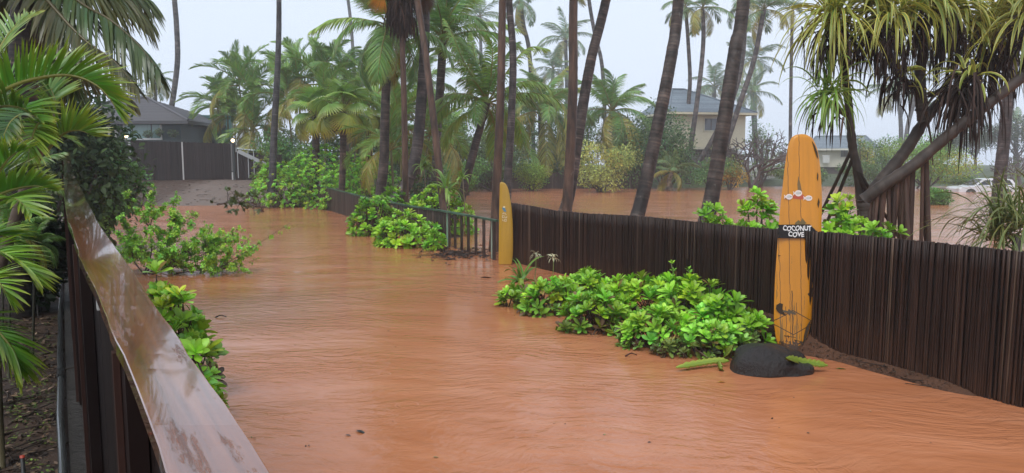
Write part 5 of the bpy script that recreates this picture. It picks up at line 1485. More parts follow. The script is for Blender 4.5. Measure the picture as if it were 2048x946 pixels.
# ------------------------------------------------------------------ naupaka hedge on the left bank and in the foreground
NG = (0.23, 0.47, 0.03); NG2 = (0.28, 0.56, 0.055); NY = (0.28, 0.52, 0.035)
def NP(label, px, py_base, py_top, wpx, Y, n, L, base, seed, depth=.8, z=None, **k):
    z = -.05 if z is None else z
    c = np.array([X(px, Y), Y, z]); h = W(px, py_top, Y)[2] - z; rx = wpx / 2 * Y / F_PX
    return naupaka(k.pop('name', 'naupaka_shrub'), label, c, rx, rx * depth, h * .92, n, L, base, seed, **k)
gB = 'green shrubs along the bank behind the low fence'
NP('bright green shrub at the end of low fence by the gravel drive', 560, 415, 322, 130, 37.5, 420, .17, NG2, 1, group=gB, kind='oval', z=.1)
NP('tall green hedge behind the far end of low fence', 640, 400, 280, 190, 39, 620, .19, NG2, 2, group=gB, kind='oval', z=.2)
NP('pale tipped shrub by the white canopy roof', 532, 330, 292, 60, 43, 130, .19, (0.17, 0.27, 0.035), 3, group=gB, kind='oval', z=.8)
NP('green hedge section around the slim fan palm stem', 730, 400, 305, 170, 35.5, 620, .17, NG2, 4, group=gB, kind='oval')
NP('green hedge section below the ringed trunk', 650, 400, 325, 140, 38.6, 400, .16, NG, 5, group=gB, kind='oval')
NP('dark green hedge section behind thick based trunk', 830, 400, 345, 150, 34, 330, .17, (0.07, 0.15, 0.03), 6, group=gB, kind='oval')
gM = 'naupaka spilling over the low fence'
NP('naupaka shrub spilling through the low fence onto the water, largest rosettes', 815, 495, 418, 135, 20.6, 190, .2, NY, 7, group=gM, z=-.1)
NP('naupaka shrub left of the largest spilling one, on the water edge', 745, 470, 390, 105, 23.5, 150, .2, NG, 8, group=gM, z=-.1)
NP('naupaka shrub growing behind the low fence around the slim leaning trunk', 880, 440, 362, 150, 24, 240, .2, NY, 9, group=gM, z=-.1)
NP('small naupaka sprig hanging low by the open pickets', 868, 495, 462, 44, 19.6, 36, .18, NG, 10, group=gM, z=-.1)
NP('naupaka shrub at the foot of thick based trunk', 780, 430, 368, 90, 26, 130, .19, NG, 11, group=gM)
NP('low weedy growth at the foot of low fence', 640, 418, 395, 70, 36, 60, .14, NG2, 12, group=gM, kind='oval')
for i, (px, py, s_) in enumerate(((848, 332, 1.0), (893, 372, 1.25), (925, 352, .7))):
    Yt = (27, 22, 23)[i]
    c = np.array([X(px, Yt), Yt, -.2]); tp = W(px, py, Yt)
    root = thing('ti_plant', ['ti plant with narrow yellow green leaves beside the dark thick based trunk', 'ti plant with broad upright green leaves by the slim leaning trunk', 'small ti plant tip right of the broad leaved one'][i], 'plant', c)
    mb = MB(); tube(mb, catmull([c, c * .5 + tp * .5 + [.06, 0, 0], tp], 8), .018, (0.2, 0.16, 0.09), 6); mb.build('stem', M['stem'], root)
    mb = MB(); straps(mb, np.random.default_rng(i), tp - [0, 0, .1], 18, .55 * s_, .045 * s_, 0, 80, .9, (0.17, 0.30, 0.05), (0.2, 0.32, 0.06), K=6, spreadr=.03); mb.build('foliage', M['leaf'], root)

# dark shrub at the end of the railing
B('dense dark green shrub at the far end of the wooden railing', 196, 258, 19.5, 150, (0.16, 0.32, 0.075), 91, 11000, .13, z=-.1, k=30, small=.33, depth=1.4, kind='oval', mat='leaf', name='dark_shrub')
B('green shrub top behind the dark shrub, reaching the house wall', 188, 240, 24, 60, (0.13, 0.27, 0.05), 92, 3500, .14, z=.3, small=.4, kind='oval', mat='leaf', name='dark_shrub')
B('small leafy spray reaching right from the dark shrub', 268, 312, 19, 60, (0.13, 0.28, 0.05), 93, 350, .12, z=1.6, k=5, kind='oval', mat='leaf', trunk=True, name='dark_shrub')

# foreground naupaka in front of the cane fence
gF = 'naupaka shrubs growing out of the flood before the cane fence'
rows = [('low naupaka clump at the far left tip of the foreground mass', 1035, 617, 565, 80, 11.9, 34, .15, NG),
        ('naupaka shrub second from the left tip of the foreground mass', 1105, 650, 560, 135, 11.4, 80, .155, NG),
        ('tall naupaka shrub below the white spider lily stalk', 1175, 640, 541, 160, 11.9, 120, .16, NY),
        ('naupaka shrub with leaves trailing in the water, middle of the mass', 1190, 690, 585, 160, 10.2, 95, .155, NG),
        ('tallest bright naupaka shrub in the middle against the cane fence', 1290, 650, 543, 185, 11.0, 140, .165, NY),
        ('naupaka shrub low in front with dark muddy leaves', 1320, 705, 618, 160, 9.3, 80, .15, NG2),
        ('naupaka shrub with one raised sprig near the fence', 1390, 660, 560, 150, 10.4, 110, .16, NY),
        ('naupaka shrub just left of the orange surfboard, loose rosettes', 1462, 680, 585, 130, 9.6, 75, .165, NG),
        ('low muddy naupaka growth beside the dark boulder', 1430, 715, 650, 150, 8.9, 60, .14, NG2),
        ('small naupaka sprig touching the foot of orange surfboard', 1520, 690, 632, 60, 9.15, 16, .16, NG)]
for i, (lab, px, pb, pt, wd, Y, n, L, c_) in enumerate(rows):
    NP(lab, px, pb, pt, wd, Y, n, L * 1.12, c_, 100 + i, depth=.62, z=-.08, group=gF, mud=True, wid=.88)
for k, (px, pb, Y, lab) in enumerate(((1395, 724, 8.75, 'muddy flattened naupaka sprig left of the boulder, larger'), (1352, 722, 8.85, 'muddy flattened naupaka sprig farther left of the boulder, smaller'), (1500, 694, 9.1, 'muddy naupaka sprig behind the boulder below the orange board'))):
    NP(lab, px, pb, pb - 42, 90 - 14 * k, Y, 14, .13, (0.16, 0.24, 0.05), 180 + k, depth=.6, z=.0, group=gF, mud=True, wid=.88)
# raised sprigs
for i, (px, py, Y, lab) in enumerate(((1343, 528, 10.9, 'slender upright sprig standing above the bright naupaka'), (1377, 540, 10.7, 'leafy upright sprig right of the slender one'))):
    c = np.array([X(px + 12, Y), Y, -.05]); tp = W(px, py, Y)
    root = thing('naupaka_sprig', lab, 'plant', c)
    mb = MB(); tube(mb, catmull([c, c * .4 + tp * .6 + [.03, 0, 0], tp], 8), .008, (0.12, 0.13, 0.05), 5); mb.build('stem', M['stem'], root)
    mb = MB(); kk = 4 + 3 * i
    Pp = np.array([c * (1 - f) + tp * f + [.02 * math.sin(9 * f), 0, 0] for f in np.linspace(.6, 1, kk)]); rosettes(mb, np.random.default_rng(i), Pp, np.tile([0, 0, 1.0], (kk, 1)), np.full(kk, .09), NY, 5); mb.build('foliage', M['leaf'], root)

# naupaka behind the fence
gR = 'naupaka shrubs behind the cane fence'
rows = [('bright naupaka shrub behind the fence left of the orange surfboard, left half', 1425, 470, 395, 125, 12.2, 120, .16, NY),
        ('bright naupaka shrub behind the fence touching the left edge of orange surfboard', 1515, 470, 362, 130, 11.6, 160, .16, NY),
        ('bright naupaka shrub behind the fence right of the orange surfboard', 1690, 480, 366, 130, 10.8, 170, .155, NY),
        ('naupaka shrub among the pandanus prop roots', 1762, 490, 425, 110, 10.2, 90, .15, NG),
        ('small naupaka rosettes right of the prop roots above fence', 1822, 490, 447, 60, 9.6, 16, .17, NY)]
for i, (lab, px, pb, pt, wd, Y, n, L, c_) in enumerate(rows):
    NP(lab, px, pb, pt, wd, Y, n, L, c_, 140 + i, depth=.7, z=-.1, group=gR)

# naupaka and twiggy shrub by the railing
NP('naupaka shrub on the water side of the railing with large rosettes', 335, 640, 560, 150, 7.2, 85, .165, NY, 160, depth=.9, z=-.05, mud=True)
NP('naupaka clump joining the twiggy shrub to the railing shrubs', 300, 585, 520, 110, 8.3, 60, .16, NG, 163, depth=.8, z=-.05, mud=True)
NP('low naupaka sprigs close under the railing board', 345, 690, 622, 130, 6.4, 62, .155, NG, 161, depth=1.2, z=-.05)
NP('single naupaka sprig nearest the camera at the railing', 372, 700, 655, 60, 5.75, 9, .15, NY, 162, depth=1, z=-.02)
c = G(292, 548, 0.0)
root = thing('twiggy_shrub', 'twiggy small leaved shrub leaning from the railing over the floodwater', 'shrub', c)
rng = np.random.default_rng(17)
ends = [(255, 395), (310, 385), (350, 400), (330, 420), (245, 440), (255, 455), (350, 435), (385, 480), (360, 445), (440, 462), (425, 480), (470, 478), (500, 500), (455, 500), (420, 520), (470, 530), (490, 545), (440, 545), (400, 545), (370, 500), (340, 495), (300, 470), (280, 480), (395, 430), (350, 520), (310, 510), (430, 560), (405, 455), (260, 500), (230, 470), (285, 430)]
st = MB(); fo = MB(); Pl, Al = [], []
hubs = []
for px, py, dy in ((300, 455, .1), (338, 470, .3), (375, 500, -.1), (415, 505, .2), (345, 520, -.3), (262, 480, .2), (440, 535, -.2)):
    e_ = W(px, py, c[1] + dy); m_ = c * .5 + e_ * .5 + np.array([rng.normal(0, .05), rng.normal(0, .08), -.05])
    C_ = catmull([c + [*rng.normal(0, .08, 2), -.1], m_, e_], 14); tube(st, C_, np.linspace(.017, .009, 14), np.array((0.07, 0.042, 0.038)) * rng.uniform(.7, 1.3), 6, False); hubs.append((px, py, e_))
more = [(rng.normal(400, 62), rng.normal(505, 34)) for _ in range(44)] + [(rng.normal(330, 40), rng.normal(500, 40)) for _ in range(26)] + [(rng.normal(300, 26), rng.normal(525, 22)) for _ in range(26)]
for q, (px, py) in enumerate(ends + more):
    hb = min(hubs, key=lambda h: (h[0] - px) ** 2 + (h[1] - py) ** 2)[2]
    Ye = c[1] + rng.uniform(-.5, .6)
    e_ = W(px, py, Ye); e_[2] = max(e_[2], .05)
    m_ = hb * .5 + e_ * .5 + rng.normal(0, .05, 3)
    C_ = catmull([hb, m_, e_], 12); tube(st, C_, np.linspace(.008, .003, 12), np.array((0.085, 0.05, 0.045)) * rng.uniform(.7, 1.3), 5, False)
    for k in range(20 if q < 14 else 8):
        b0 = C_[rng.integers(5 if q < 14 else 4, 12)]; d_ = unit(rng.normal(0, 1, 3) + np.array([0, 0, .6]) + unit(e_ - c)); e2 = b0 + d_ * rng.uniform(.05, .16)
        tube(st, [b0, e2], [.004, .002], (0.10, 0.07, 0.05), 4, False)
        for q_ in range(3): Pl.append(b0 + (e2 - b0) * (q_ + 1) / 3 + rng.normal(0, .012, 3)); Al.append(d_)
st.build('branch', M['stem'], root)
rosettes(fo, rng, np.array(Pl), np.array(Al), np.full(len(Pl), .07) * rng.uniform(.6, 1.3, len(Pl)), (0.24, 0.46, 0.05), 6, 'obovate', .5, 1.4); fo.build('foliage', M['leaf'], root)

# ------------------------------------------------------------------ pandanus
YP = 12.0
base = W(1738, 400, YP); foot = base.copy(); foot[2] = -.3
root = thing('pandanus_tree', 'big spreading pandanus with slanting trunks, prop roots and shaggy striped heads', 'tree', foot)
bk = (0.060, 0.045, 0.037)
def limb(pts, w0, w1, Y0=YP, Y1=YP, seed=0, name='trunk'):
    P = [W(x, y, Y0 + (Y1 - Y0) * i / (len(pts) - 1)) for i, (x, y) in enumerate(pts)]
    Pc = catmull(P, 60); rng = np.random.default_rng(seed)
    R = np.linspace(w0, w1, 60) * YP / F_PX / 2 * (1 + .05 * rng.normal(size=60)) * (1 + .05 * (np.arange(60) % 3 == 0))
    mb = MB(); tube(mb, Pc, R, np.tile(bk, (60, 1)) * np.exp(rng.normal(0, .2, 60))[:, None], 12)
    mb.build(name, M['bark'], root); return Pc
LB = limb([(1728, 400), (1765, 372), (1830, 328), (1900, 268), (1980, 205), (2070, 132), (2140, 60)], 25, 17, 12, 11.2, 1)
LA = limb([(1738, 395), (1768, 355), (1812, 300), (1850, 240), (1885, 198), (1935, 160), (1985, 115)], 27, 15, 12.2, 12.6, 2)
LA2 = limb([(1848, 245), (1842, 200), (1840, 150), (1846, 100), (1852, 40)], 24, 17, 12.2, 12.3, 3)
LA3 = limb([(1846, 200), (1825, 175), (1800, 150), (1782, 110)], 13, 12, 12.2, 12.0, 4, 'limb')
LA4 = limb([(1855, 190), (1880, 182), (1905, 150)], 12, 10, 12.2, 12.0, 5, 'limb')
LBx = limb([(1728, 400), (1732, 440), (1730, 500), (1728, 620)], 24, 22, 12, 12, 6, 'trunk')
rng = np.random.default_rng(5)
def root_to(p, px, w_, dy=0.0):
    e_ = W(px, 480, p[1] + dy); e_[2] = -.3
    e_[0] += 0
    m_ = p * .45 + e_ * .55 + np.array([rng.normal(0, .03), rng.normal(0, .03), 0])
    mb = MB(); n_ = 14
    P = catmull([p, m_, e_], n_); tube(mb, P, np.linspace(w_ * .9, w_ * 1.05, n_) * YP / F_PX / 2, np.tile(np.array((0.085, 0.046, 0.032)) * rng.uniform(.5, 1.3), (n_, 1)) * np.exp(rng.normal(0, .15, n_))[:, None], 7); mb.build('prop_root', M['bark'], root)
def on(Lc, px): 
    k = np.argmin(np.abs(np.array([pxx(p) for p in Lc]) - px)); return Lc[k] - np.array([0, 0, .06])
for px, to, w_ in ((1742, 1738, 9), (1750, 1752, 8), (1757, 1748, 7), (1764, 1770, 9), (1770, 1762, 7), (1776, 1778, 8), (1782, 1790, 9), (1790, 1784, 8), (1796, 1800, 8), (1803, 1812, 9), (1795, 1806, 6), (1812, 1818, 10), (1818, 1812, 8), (1822, 1830, 11), (1812, 1800, 7), (1845, 1838, 7), (1850, 1868, 9), (1846, 1876, 9), (1760, 1730, 8), (1736, 1722, 9)):
    root_to(on(LB, px), to, w_ * 1.1, rng.normal(0, .25))
mb = MB(); P = catmull([W(1852, 225, 12), W(1862, 280, 12), W(1866, 330, 12)], 10); tube(mb, P, np.linspace(5, 2, 10) * YP / F_PX / 2, (0.10, 0.07, 0.05), 6); mb.build('prop_root', M['bark'], root)
STR_G = (0.20, 0.26, 0.045); STR_Y = (0.62, 0.53, 0.10); DD = (0.036, 0.022, 0.017)
def head(root, c, n, L, seed, dead=80, wid=.03, dl=.8, el=(-20, 80), droop=1.15, green=STR_G, yel=STR_Y, dk_=DD, dead_drop=0.25):
    rng = np.random.default_rng(seed)
    mb = MB(); straps(mb, rng, c, n, L, wid, el[0], el[1], droop, green, yel, K=9, spreadr=.07)
    o = mb.build('leaf_head', M['leaf'], root)
    if dead:
        mb = MB(); straps(mb, rng, np.asarray(c) - [0, 0, dead_drop], dead, dl, .017, -70, 5, 1.8, dk_, np.array(dk_) * .7, K=7, dv=.4, spreadr=.13)
        d_ = mb.build('dead_leaves', M['dead'], root); d_.parent = o
h_ = lambda x, y, dy=0: W(x, y, YP + dy)
head(root, h_(1850, 5, .1), 75, 1.0, 3, 95, dl=.75)
head(root, h_(1782, 30, -.2), 60, .9, 4, 80, dl=.7, dead_drop=.35)
head(root, h_(1905, 20, .2), 70, 1.0, 5, 100, dl=.8)
head(root, h_(1975, 70, .4), 80, 1.0, 6, 110, dl=.9, dead_drop=.3)
head(root, h_(2060, 30, -.4), 80, 1.1, 7, 90, dl=.8)
head(root, h_(1935, 150, -.3), 22, .6, 8, 150, dl=1.0, dead_drop=.1)
head(root, h_(1740, 15, .3), 60, 1.0, 9, 90, dl=.9)
head(root, h_(2010, 10, .8), 70, 1.0, 12, 80, dl=.8)
head(root, h_(1800, 150, 0), 12, .6, 13, 60, dl=.5, dead_drop=.05)
# smaller leaning trunk with its own two heads
c = W(1720, 372, 12.6); ft = c.copy(); ft[2] = -.3
root = thing('pandanus_tree', 'slender pandanus with a big striped head and small bright head above the surfboard', 'tree', ft)
YPs = YP; 
LC = limb([(1728, 480), (1718, 360), (1706, 300), (1700, 240), (1694, 180), (1684, 120), (1672, 60)], 20, 13, 12.6, 12.2, 7)
LC2 = limb([(1698, 232), (1682, 222), (1662, 205)], 12, 10, 12.5, 12.0, 8, 'limb')
for px, py, to in ((1703, 300, 1655), (1706, 315, 1672), (1708, 330, 1740), (1705, 322, 1752)):
    e_ = W(to, 400, 12.5 + rng.normal(0, .2)); p = W(px, py, 12.5); e_ = p + (e_ - p) * 2.2
    mb = MB(); tube(mb, [p, e_], [.03, .026], (0.075, 0.055, 0.045), 6); mb.build('prop_root', M['bark'], root)
head(root, h_(1668, 30, .1), 150, 1.2, 21, 100, dl=.75, droop=1.0, wid=.023, el=(-50, 80), dead_drop=.3)
head(root, h_(1658, 186, -.1), 85, .74, 22, 26, dl=.5, green=(0.15, 0.32, 0.045), yel=(0.45, 0.52, 0.10), wid=.02, el=(-50, 85), droop=1.0)

# strappy striped plant at the right edge
c = W(2035, 500, 8.4); ft = c.copy(); ft[2] = -.2
root = thing('strappy_plant', 'arching yellow striped strap leaved plant behind the right end of fence', 'plant', ft)
mb = MB(); tube(mb, catmull([ft, W(2035, 470, 8.4)], 6), .05, bk, 8); mb.build('stem', M['stem'], root)
for k, (x, y) in enumerate(((2035, 452), (2000, 478), (2075, 440))):
    mb = MB(); straps(mb, np.random.default_rng(30 + k), W(x, y, 8.4 + .2 * k), 85, .85, .013, 0, 82, 1.0, (0.10, 0.15, 0.035), (0.34, 0.32, 0.10), K=9, spreadr=.06); mb.build('leaf_head', M['leaf'], root)

# ------------------------------------------------------------------ near palms on the left, garden side
Gn = 'near palms in the garden bed left of the railing'
def hand_frond(root, pts, Y, L, n, base, seed, wid=.014, vee=.9, a0=62, a1=26, droop=.18, tipc=(0.42, 0.36, 0.03), name='frond', **k):
    Ys = [Y] * len(pts) if np.isscalar(Y) else Y
    if vee > 0: wid, n = wid * .72, int(n * 1.35)
    mb = MB(); frond(mb, [W(x, y, yy) for (x, y), yy in zip(pts, Ys)], L, n, wid, base, seed, a0, a1, vee, droop, t0=k.pop('t0', .04), rr=k.pop('rr', .011), rcol=k.pop('rcol', (0.25, 0.24, 0.05)), tipc=tipc, K=5, **k)
    return mb.build(name, M['palm'], root)
gr = (0.10, 0.26, 0.022); gy = (0.17, 0.33, 0.03); gd = (0.05, 0.12, 0.025)
c = np.array([X(-70, 4.2), 4.2, .4])
root = thing('garden_palm', 'near palm whose bright green frond arches over the top left', 'palm', c, Gn)
mb = MB(); tube(mb, catmull([c, W(-65, 400, 4.2), W(-40, 215, 4.2)], 10), .035, (0.12, 0.10, 0.05), 8); mb.build('stem', M['stem'], root)
hand_frond(root, [(-40, 215), (10, 180), (60, 160), (120, 150), (160, 155), (195, 172), (222, 200), (236, 226)], 4.0, .275, 60, gr, 1, .010, 1.05, 66, 20, .08, (0.5, 0.42, 0.02), prof=.75)
hand_frond(root, [(-40, 215), (-10, 120), (25, 60), (70, 30)], [4.2, 4.3, 4.5, 4.7], .26, 34, (0.20, 0.33, 0.09), 2, .011, .7, 60, 25, .2)
hand_frond(root, [(-40, 240), (-5, 215), (40, 215), (80, 240)], [4.2, 4.1, 4.0, 3.9], .3, 28, gr, 3)
c = np.array([X(55, 5.6), 5.6, .4])
root = thing('garden_palm', 'yellow green palm with slanting brown stem, fronds crossing the rail end', 'palm', c, Gn)
c = np.array([X(-130, 5.6), 5.6, .4]); mb = MB(); tube(mb, catmull([c, W(66, 330, 5.6), W(95, 260, 5.6), W(108, 225, 5.6)], 10), np.linspace(.045, .035, 10), (0.11, 0.075, 0.05), 8); mb.build('stem', M['stem'], root)
hand_frond(root, [(92, 305), (112, 280), (135, 264), (160, 261), (182, 270)], 5.5, .32, 34, gy, 4, .013, 1.0, 66, 24, .06, (0.45, .36, .02))
hand_frond(root, [(100, 235), (75, 250), (62, 285), (55, 330)], [5.6, 5.4, 5.2, 5.1], .28, 36, gy, 5, .013, .4, 60, 25, .25)
hand_frond(root, [(100, 232), (110, 205), (95, 170), (70, 150)], [5.6, 5.6, 5.6, 5.5], .28, 34, (0.11, .23, .04), 6, .013, .5)
hand_frond(root, [(100, 232), (60, 225), (25, 240), (5, 275)], [5.6, 5.4, 5.2, 5.0], .38, 34, gd, 7, .013, .5)
c = np.array([X(-40, 4.6), 4.6, .4])
root = thing('garden_palm', 'low palm with broad frond lying toward the rail below the slanting stem', 'palm', c, Gn)
mb = MB(); tube(mb, catmull([c, W(-20, 450, 4.6)], 6), .03, (0.12, 0.10, 0.05), 8); mb.build('stem', M['stem'], root)
hand_frond(root, [(-40, 402), (0, 388), (38, 376), (75, 372), (104, 380)], 4.6, .2, 38, gr, 9, .014, 1.05, 62, 22, .05)
hand_frond(root, [(-30, 430), (0, 400), (30, 398), (62, 425)], [4.6, 4.5, 4.3, 4.2], .3, 30, gy, 10, .013, .4)
hand_frond(root, [(-30, 400), (0, 340), (25, 310), (45, 300)], 4.7, .3, 30, gr, 11, .013, .5)
hand_frond(root, [(-40, 420), (-20, 372), (5, 352), (40, 347), (66, 357)], [4.8, 4.8, 4.9, 5, 5], .28, 30, gd, 12, .013, .6)
c = np.array([X(-60, 3.4), 3.4, .4])
root = thing('garden_palm', 'lowest near palm with yellow green fronds drooping over the bare soil', 'palm', c, Gn)
mb = MB(); tube(mb, catmull([c, W(-90, 560, 3.4)], 6), .03, (0.12, 0.10, 0.05), 8); mb.build('stem', M['stem'], root)
hand_frond(root, [(-90, 540), (-40, 505), (10, 510), (45, 530), (74, 562)], 3.3, .2, 36, gy, 13, .011, .5, 60, 24, .25)
hand_frond(root, [(-90, 540), (-50, 480), (0, 470), (40, 490)], [3.4, 3.5, 3.7, 3.8], .22, 32, gr, 14, .011, .5)
hand_frond(root, [(-90, 660), (-50, 640), (-10, 660), (25, 700), (40, 740)], 3.0, .2, 32, gr, 15, .011, .3, 60, 24, .3)
hand_frond(root, [(-90, 600), (-40, 560), (-5, 565), (20, 600)], [3.3, 3.1, 3.0, 3.0], .2, 30, gy, 16, .011, .4)
# darker fillers further back
for i, (px, py, Y, sz, lab) in enumerate(((10, 330, 7.5, .2, 'shaded green palm deep in the bed behind the low palm'), (40, 350, 9.5, .17, 'shaded palm close behind the railing bend'), (20, 440, 6.5, .15, 'small dark palm low behind the broad frond'), (0, 250, 9, .28, 'shaded palm behind the yellow green one'), (70, 455, 6.8, .1, 'small fern like palm by the foot of railing'))):
    c = np.array([X(px - 30, Y), Y, .35]); tp = W(px, py + 35, Y)
    root = thing('shade_palm', lab, 'palm', c, 'shaded palms deeper in the bed')
    mb = MB(); tube(mb, catmull([c, tp], 6), .012, (0.05, 0.045, 0.025), 7); mb.build('stem', M['stem'], root)
    crown(root, tp, 13, sz, 20 + i, 'areca' if i % 2 else 'coconut', 78, -30, 1)
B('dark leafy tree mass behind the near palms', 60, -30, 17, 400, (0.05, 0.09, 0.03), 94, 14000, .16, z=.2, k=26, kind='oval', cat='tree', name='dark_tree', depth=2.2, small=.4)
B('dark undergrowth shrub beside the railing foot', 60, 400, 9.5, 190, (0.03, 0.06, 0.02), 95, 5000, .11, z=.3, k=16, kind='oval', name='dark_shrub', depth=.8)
tree('added_shade_tree', 'big unseen leafy tree added beyond the left edge to darken the railing side', np.array([-7.5, 3.0, .4]), 3.2, 3.2, 3.6, 2.6, 5000, .26, (0.05, 0.10, 0.03), 7, r0=.2)  # out of view, added to darken the garden side of the railing
# big coconut overhead: hanging fronds in the upper left
P = [np.array([X(-80, 9.5), 9.5, .3]), W(-60, 200, 9.5), W(-20, -60, 9.5), W(10, -190, 9.3)]
root = thing('coconut_palm', 'coconut palm at upper left whose long fronds hang toward the house', 'palm', P[0], 'coconut palms leaning in from the left')
trunk(root, P, .2, .16, RB, 7, col2=RB2)
oc = (0.085, 0.15, 0.04); ob = (0.12, 0.14, 0.04)
top_ = P[-1]
def hang(pts, Ys, L, base, seed, n=105, droop=.75, vee=-.15, **k):
    hand_frond(root, pts, Ys, L, n, base, seed, .019, vee, 66, 24, droop, (0.17, .16, .04), rr=.025, rcol=(0.17, .14, .06), **k)
hang([(10, -190), (90, -60), (160, 5), (220, 40), (275, 88), (318, 142)], [9.3, 9.2, 9.1, 9, 8.9, 8.8], .62, oc, 1)
hang([(10, -190), (110, -80), (190, -25), (250, -5), (300, 40)], [9.3, 9.5, 9.7, 9.8, 9.9], .6, ob, 2)
hang([(10, -190), (60, -50), (120, 30), (175, 85), (225, 120), (275, 175)], [9.3, 9, 8.8, 8.7, 8.6, 8.5], .5, (0.10, .11, .04), 3, droop=.5)
hang([(10, -190), (60, -20), (110, 70), (165, 130), (220, 160), (268, 205)], [9.3, 9.4, 9.6, 9.8, 10, 10.1], .5, (0.10, .085, .04), 4, droop=.5)
hang([(10, -190), (120, -110), (220, -60), (300, 0)], [9.3, 10, 10.5, 11], .7, oc, 5)
hang([(10, -190), (40, -40), (80, 40), (120, 110), (150, 190)], [9.3, 9.8, 10.2, 10.6, 11], .6, oc, 6)
hang([(10, -190), (30, -40), (60, 60), (70, 150)], [9.3, 9.8, 10.4, 10.8], .6, oc, 7)
# ------------------------------------------------------------------ surfboards
def board_mat(name, base, dark, seams, stains):
    b = NB(name); v = b.coords('Object')
    g = b.noise(b.coords('Object', (9, 9, .7)), 2.0, 5, .6, .5); big = b.noise(v, 2.2, 3, .5)
    c = b.mix(b.ramp(g, [(.35, 0.0), (.75, .5)]), base, tuple(x * .62 for x in base))
    c = b.mix(b.ramp(big, [(.45, 0.0), (.7, .35)]), c, tuple(x * .7 for x in base))
    s = b.n('ShaderNodeSeparateXYZ', i_0=v)
    wv = b.math('MULTIPLY_ADD', b.noise(b.coords('Object', (1, 1, 1.6)), 2.5, 3, .6), .05, -.025)
    xx = b.math('ADD', s.outputs[0], wv)
    m = None
    for x0, w_, zlim in seams:
        d = b.math('ABSOLUTE', b.math('SUBTRACT', xx, x0)); k = b.math('LESS_THAN', d, w_)
        if zlim is not None: k = b.math('MULTIPLY', k, b.math('LESS_THAN', s.outputs[2], zlim))
        m = k if m is None else b.math('MAXIMUM', m, k)
    if m is not None: c = b.mix(m, c, dark)
    if stains:
        # streaks of lost paint, more of them towards the foot; scuffed tail; rot along one edge
        st = b.noise(b.coords('Object', (26, 26, 1.5)), 1.2, 4, .6)
        low = b.math('MULTIPLY_ADD', s.outputs[2], -.075, .70)
        stk = b.math('GREATER_THAN', st, b.math('SUBTRACT', 1.285, low))
        c = b.mix(b.math('MULTIPLY', stk, .85), c, (0.16, 0.10, 0.03))
        sc = b.noise(b.coords('Object', (1, 1, 1)), 34, 5, .7)
        lowm = b.math('MULTIPLY_ADD', s.outputs[2], -1.9, .62, clamp=True)
        c = b.mix(b.math('GREATER_THAN', b.math('MULTIPLY', sc, lowm), .205), c, (0.06, 0.035, 0.02))
        # printed diamond outline near the tail
        for z0, k0 in ((.50, .55), (.20, -.55)):
            zl = b.math('MULTIPLY_ADD', b.math('ABSOLUTE', s.outputs[0]), -k0, z0)
            ln = b.math('LESS_THAN', b.math('ABSOLUTE', b.math('SUBTRACT', s.outputs[2], zl)), .006)
            c = b.mix(ln, c, (0.05, 0.03, 0.015))
    n = b.bump(g, .25, .003)
    return b.done(b.bsdf(c, .3, n, Specular_IOR_Level=.5))
def surfboard(name, label, outline_px, base_px, Y, lean, thick, mat, seed=0, yaw=0.0, edge=None):
    """outline rows: py, left px, right px, from the nose down; the board leans back by `lean` per metre"""
    o3 = W(base_px[0], base_px[1], Y)
    L, R = [], []
    for py, l, r in outline_px:
        out = []
        for px in (l, r):
            rr_ = ray(px, py); cp = np.array([0, 0, CAM_Z]); nrm = np.array([math.sin(yaw), -math.cos(yaw), 0]) ; nrm = np.array([nrm[0], nrm[1], lean * 1.0])
            t_ = np.dot(o3 - cp, nrm) / np.dot(rr_, nrm); out.append(cp + rr_ * t_ - o3)
        L.append(out[0]); R.append(out[1])
    nrm = unit(np.array([math.sin(yaw), -math.cos(yaw), lean])); zax = unit(np.array([0, 0, 1.0]) - nrm * nrm[2]); xax = np.cross(-nrm, zax)
    yax = np.cross(zax, xax)
    Rm = np.stack([xax, yax, zax], 1)
    Ln = np.array(L) @ Rm; Rn = np.array(R) @ Rm
    n_ = 60
    d = np.linspace(0, 1, len(Ln))
    Lc = catmull(Ln, n_); Rc = catmull(Rn, n_)
    root = thing(name, label, 'surfboard', o3); root.matrix_basis = Matrix.Translation(Vector([float(x) for x in o3])) @ Matrix(Rm.tolist()).to_4x4()
    cols = np.linspace(-1, 1, 13); V = []
    for side in (1, -1):
        for i in range(n_):
            c_ = .5 * (Lc[i] + Rc[i]); h = .5 * (Rc[i][0] - Lc[i][0])
            fz = min(1, (i + 1) / 9)
            for u in cols:
                t_ = thick * .5 * (max(1 - abs(u) ** 3.2, 0)) ** .5 * (fz ** .5)
                V.append([c_[0] + u * h, -side * t_, Lc[i][2] * (1 - (u + 1) / 2) + Rc[i][2] * (u + 1) / 2])
    V = np.array(V); m = 13; Q = []
    for sidx in range(2):
        o = sidx * n_ * m
        for i in range(n_ - 1):
            for j in range(m - 1):
                f = [o + i * m + j, o + (i + 1) * m + j, o + (i + 1) * m + j + 1, o + i * m + j + 1]
                Q.append(f if sidx == 0 else f[::-1])
    for j in range(m - 1):
        a = (n_ - 1) * m + j; Q.append([a, n_ * m + a, n_ * m + a + 1, a + 1])
        Q.append([j + 1, n_ * m + j + 1, n_ * m + j, j])
    mb = MB(); mb.add(V, Q, (0.6, 0.3, 0.03))
    o = mb.build('deck', mat, None, True); o.parent = root
    return root, o3, Rm
YB = 8.95
outl = [(268.5, 1598, 1608), (270.5, 1590, 1615), (276, 1583, 1624), (286, 1578, 1630), (300, 1574.5, 1635), (330, 1570, 1640), (370, 1565.5, 1643), (410, 1561, 1644), (450, 1557.5, 1643), (500, 1554, 1642), (550, 1550.5, 1637), (600, 1548.5, 1629.5), (640, 1548, 1623), (670, 1551, 1616), (690, 1556, 1609), (701, 1570, 1604)]
